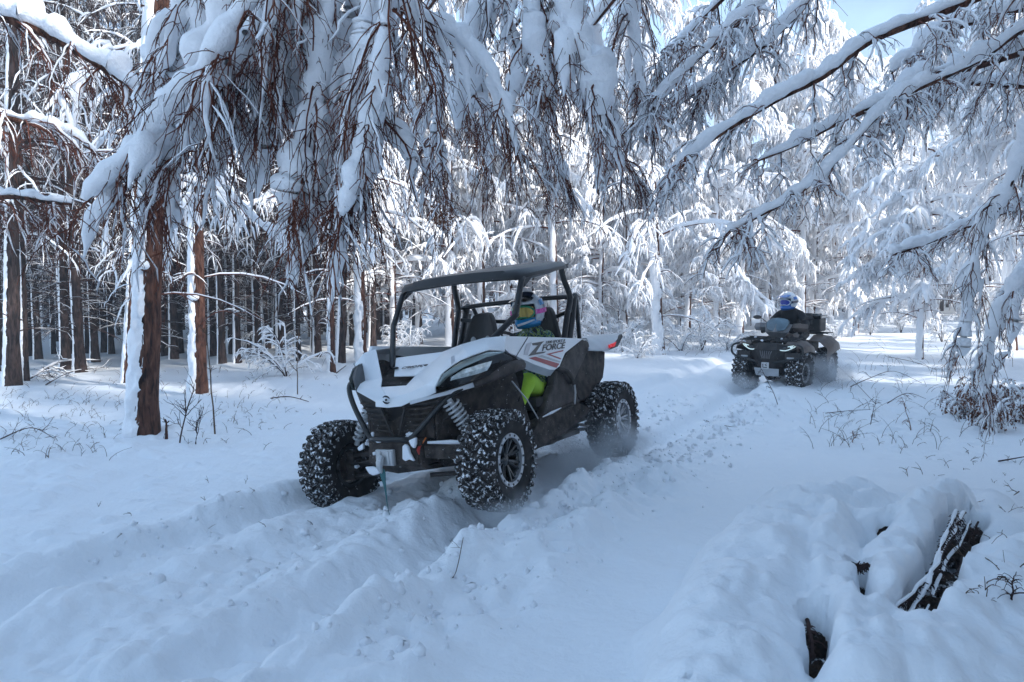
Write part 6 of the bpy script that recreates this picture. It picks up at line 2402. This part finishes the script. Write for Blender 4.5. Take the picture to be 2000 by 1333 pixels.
# rusty-leaved brush at the foot of the bent limb
def leafy_brush(px, py, h, n, label, seed):
    rr = np.random.default_rng(seed)
    x, y = gz(px, py)
    t = empty('leafy_shrub', (x, y, hz(x, y) - .03))
    tag(t, label, 'shrub')
    u = np.linspace(0, 1, 7)
    a = rr.uniform(0, 2 * pi, n)
    sp_ = rr.uniform(.1, .45, n)
    hh = h * rr.uniform(.5, 1.1, n)
    P = np.stack([np.cos(a)[:, None] * sp_[:, None] * u ** 1.3, np.sin(a)[:, None] * sp_[:, None] * u ** 1.3, hh[:, None] * (u - .25 * u ** 3)], -1)
    s2 = kids(P, 8, .32, K=5, spread=.8, grav=.7, r=rr)
    s3 = kids(s2, 5, .14, K=4, spread=.9, grav=.8, r=rr)
    bk, sn = Batch(), Batch()
    bk.add(tubes(P, rad(n, 7, .010, .004, r=rr), 4))
    bk.add(tubes(s2, rad(len(s2), 5, .005, .0025, r=rr), 3))
    bk.add(tubes(s3, rad(len(s3), 4, .003, .002, r=rr), 3))
    for p_, r_, g_ in ((P, .024, .2), (s2, .026, .45), (s3, .012, .6)):
        Ps, Rs = snow_on(p_, r_, r_ * .7, gap=g_, r=rr)
        sn.add(tubes(Ps, Rs, 5, jitter=.5, nscale=14))
    obj('stems', bk.mesh('stems', M['twig']), t)['kind'] = 'stuff'
    obj('snow', sn.mesh('snow', M['snow_tree']), t)['kind'] = 'stuff'
    C = s3[:, 1:].reshape(-1, 3)
    C = C[rr.random(len(C)) < .8]
    m = len(C)
    A = rr.normal(0, 1, (m, 3)) + np.array([0, 0, -1.3])
    A /= np.linalg.norm(A, axis=1, keepdims=True)
    B = np.cross(A, rr.normal(0, 1, (m, 3)))
    B /= np.linalg.norm(B, axis=1, keepdims=True)
    S = rr.uniform(.02, .05, (m, 1))
    Nn = np.cross(A, B) * S * .3
    Vv = np.stack([C, C + A * S * .5 + B * S * .3 + Nn, C + A * S, C + A * S * .5 - B * S * .3 + Nn], 1).reshape(-1, 3)
    o = obj('dry_leaves', mesh_np('dry_leaves', Vv, np.arange(4 * m).reshape(-1, 4), M['leaf_dry'], smooth=False), t)
    o['kind'] = 'stuff'


leafy_brush(1925, 838, .95, 12, 'rusty-leaved brush dusted with snow at the right edge under the bent limb', 71)
leafy_brush(1985, 825, .85, 10, 'rusty-leaved brush cut by the right edge of the view', 72)
leafy_brush(1890, 812, .55, 8, 'smaller brown brush left of the rusty-leaved brush', 73)

# brush pile under the mound: dark filling painted as the shade inside the hollows, twigs crossing them
for k, (pts, rr_, dp) in enumerate(_PK):
    V_, F_ = [], []
    q = MB()
    for (x, y) in pts:
        z = hz(x, y) - dp
        q.ball((x + rr_ * .25, y + rr_ * .3, z + dp * .42), rr_ * 1.0 + .015, 26, 18, .14, (1, 1, 1.6 if rr_ < .1 else .7))
    o = q.build('hollow_shade', M['pit_shade'], None)
    tag(o, kind='stuff')


def pit_branch(pts, r, label, seed, subs=8, L=.16, snow=True):
    """pts: (px, py, z) absolute heights"""
    rr = np.random.default_rng(seed)
    W = []
    for a, b, z in pts:
        x, y, h = surf(a + rr.uniform(-7, 7), b + rr.uniform(-6, 6))
        z += rr.uniform(-.03, .03)
        W.append(Vector((x, y, h + (z - .30))))
    P = np.array([tuple(p) for p in catmull(W, 6)])
    P[1:-1] += rr.normal(0, .006, P[1:-1].shape)
    base = W[0]
    t = empty('buried_branch', base)
    tag(t, label, 'branch')
    P = P - np.array(tuple(base))
    bk = Batch()
    bk.add(tubes(P[None], np.linspace(r, r * .6, len(P))[None], 7, jitter=.25, nscale=60))
    s2 = kids(P[None], subs, L, K=5, spread=.7, grav=.5, r=rr, wig=.4, side3d=.5)
    bk.add(tubes(s2, rad(len(s2), 5, .004, .002, r=rr), 4))
    s3 = kids(P[None], subs * 16, .045, K=3, spread=1.2, grav=.3, r=rr, side3d=.9)
    bk.add(tubes(s3, rad(len(s3), 3, .0035, .002, r=rr), 3))
    obj('stem', bk.mesh('stem', M['twig_dark']), t)
    if snow:
        sb = Batch()
        Ps = P[None].copy()
        Rs = np.full((1, len(P)), r * 1.3) * rr.uniform(.55, 1.4, (1, len(P)))
        Rs[0, 0] = Rs[0, -1] = .002
        Ps[..., 2] += r * 1.6
        Ps[..., 1] += r * .6
        sb.add(tubes(Ps, Rs, 8, jitter=.6, nscale=28))
        obj('snow', sb.mesh('snow', M['snow_tree']), t)


for kk, (x0_, x1_, y1_, rr_, w_) in enumerate(((1872, 1748, 1160, .007, 'snowy larch shoot along the left rim of the big hollow'), (1884, 1768, 1182, .008, 'snow-covered larch shoot second from the left rim of the big hollow'),
                                             (1896, 1790, 1196, .006, 'thin larch shoot low in the middle of the big hollow'), (1905, 1815, 1200, .007, 'dark larch shoot on the right side of the big hollow'))):
    pit_branch([(x0_, 1000 + kk * 4, .30), (x0_ - 22 + kk * 3, 1040, .29 - kk * .02), (x0_ - 62, 1098, .26 - kk * .035), (x1_, y1_, .22 - kk * .03)], rr_, w_, 61 + kk, subs=16, L=.13, snow=kk < 3)
pit_branch([(1760, 1186, .24), (1800, 1196, .20), (1850, 1180, .24)], .008, 'short dark twig across the foot of the big hollow', 67, subs=8, snow=False)
pit_branch([(1584, 1175, .22), (1592, 1220, .12), (1585, 1290, .10)], .010, 'twig inside the narrow upright hollow', 65, subs=8, snow=False)
pit_branch([(1655, 1090, .28), (1680, 1100, .26), (1700, 1095, .28)], .007, 'brown sprig in the small middle hollow', 66, subs=14, L=.06, snow=False)


PITS.extend(_PK)

# loose lumps of snow thrown up beside the ruts
def lumps():
    rr = np.random.default_rng(5)
    V_, Q_ = [], []
    b = 0
    base = MB()
    base.ball((0, 0, 0), 1, 8, 5)
    bv, bf = np.array(base.v), [f for f in base.f]
    bq = np.array([f for f in bf])
    N = 1300
    s = rr.uniform(2.5, 12, N)
    u = np.where(rr.random(N) < .55, RUT_L + .32 + rr.normal(.12, .28, N), np.where(rr.random(N) < .5, RUT_L - .6 + rr.normal(0, .3, N), RUT_R - .25 + rr.normal(0, .2, N)))
    x = s * SX + u * SY
    y = s * SY - u * SX
    z = H(x, y)
    r = rr.lognormal(-4.35, .5, N)
    for i in range(N):
        v = bv * r[i] * rr.uniform(.7, 1.3, 3)
        v = v * (1 + .35 * rr.normal(0, .5, (len(v), 1)))
        V_.append(v + np.array([x[i], y[i], z[i] + r[i] * .1]))
        Q_.append(bq + b)
        b += len(v)
    o = obj('snow_crumbs', mesh_np('snow_crumbs', np.concatenate(V_), np.concatenate(Q_), M['snow']))
    tag(o, kind='stuff')


lumps()


# powder thrown up by the wheels
def spray_mat():
    m = bpy.data.materials.new('snow_powder')
    m.use_nodes = True
    nt = m.node_tree
    nt.nodes.remove(nt.nodes['Principled BSDF'])
    pv = nt.nodes.new('ShaderNodeVolumePrincipled')
    pv.inputs['Color'].default_value = (.93, .95, .98, 1)
    pv.inputs['Anisotropy'].default_value = .2
    tc = nt.nodes.new('ShaderNodeTexCoord')
    n = nt.nodes.new('ShaderNodeTexNoise')
    n.inputs['Scale'].default_value = 3.2
    n.inputs['Detail'].default_value = 4
    ln = nt.nodes.new('ShaderNodeVectorMath')
    ln.operation = 'LENGTH'
    sub = nt.nodes.new('ShaderNodeVectorMath')
    sub.operation = 'SUBTRACT'
    sub.inputs[1].default_value = (.5, .5, .5)
    nt.links.new(tc.outputs['Generated'], sub.inputs[0])
    nt.links.new(sub.outputs[0], ln.inputs[0])
    nt.links.new(tc.outputs['Object'], n.inputs['Vector'])
    mr = nt.nodes.new('ShaderNodeMapRange')
    mr.inputs['From Min'].default_value = .5
    mr.inputs['From Max'].default_value = .12
    nt.links.new(ln.outputs['Value'], mr.inputs['Value'])
    sq = nt.nodes.new('ShaderNodeMath')
    sq.operation = 'POWER'
    sq.inputs[1].default_value = 1.6
    nt.links.new(mr.outputs[0], sq.inputs[0])
    nr = nt.nodes.new('ShaderNodeMapRange')
    nr.inputs['From Min'].default_value = .42
    nr.inputs['From Max'].default_value = .68
    nt.links.new(n.outputs['Fac'], nr.inputs['Value'])
    mm = nt.nodes.new('ShaderNodeMath')
    mm.operation = 'MULTIPLY'
    nt.links.new(sq.outputs[0], mm.inputs[0])
    nt.links.new(nr.outputs[0], mm.inputs[1])
    m2 = nt.nodes.new('ShaderNodeMath')
    m2.operation = 'MULTIPLY'
    m2.inputs[1].default_value = 7.5
    nt.links.new(mm.outputs[0], m2.inputs[0])
    nt.links.new(m2.outputs[0], pv.inputs['Density'])
    nt.links.new(pv.outputs[0], nt.nodes['Material Output'].inputs['Volume'])
    return m


PW = spray_mat()
for (px, py, d, sx, sy, sz) in ((1165, 870, 7.2, .55, .7, .38), (1090, 900, 6.7, .6, .55, .30), (1600, 735, 13.0, .8, .8, .5), (1440, 755, 12.6, .5, .5, .28), (1000, 990, 5.3, .36, .36, .14), (1215, 865, 7.6, .5, .6, .3)):
    q = MB()
    q.ball((0, 0, 0), 1, 20, 12, 0, (sx, sy, sz))
    o = q.build('snow_powder', PW, None)
    o.location = at(px, py, d)
    tag(o, kind='stuff')

# ================================================================== WINTER HAZE
hm = bpy.data.materials.new('haze')
hm.use_nodes = True
hn = hm.node_tree
hn.nodes.remove(hn.nodes['Principled BSDF'])
pv = hn.nodes.new('ShaderNodeVolumePrincipled')
pv.inputs['Color'].default_value = (.90, .95, 1.0, 1)
pv.inputs['Density'].default_value = 0.0020
hn.links.new(pv.outputs[0], hn.nodes['Material Output'].inputs['Volume'])
q = MB()
q.box((0, 165, 24.0), (540, 480, 60.0))
hz_o = q.build('haze', hm, None, smooth=False)
tag(hz_o, kind='stuff')
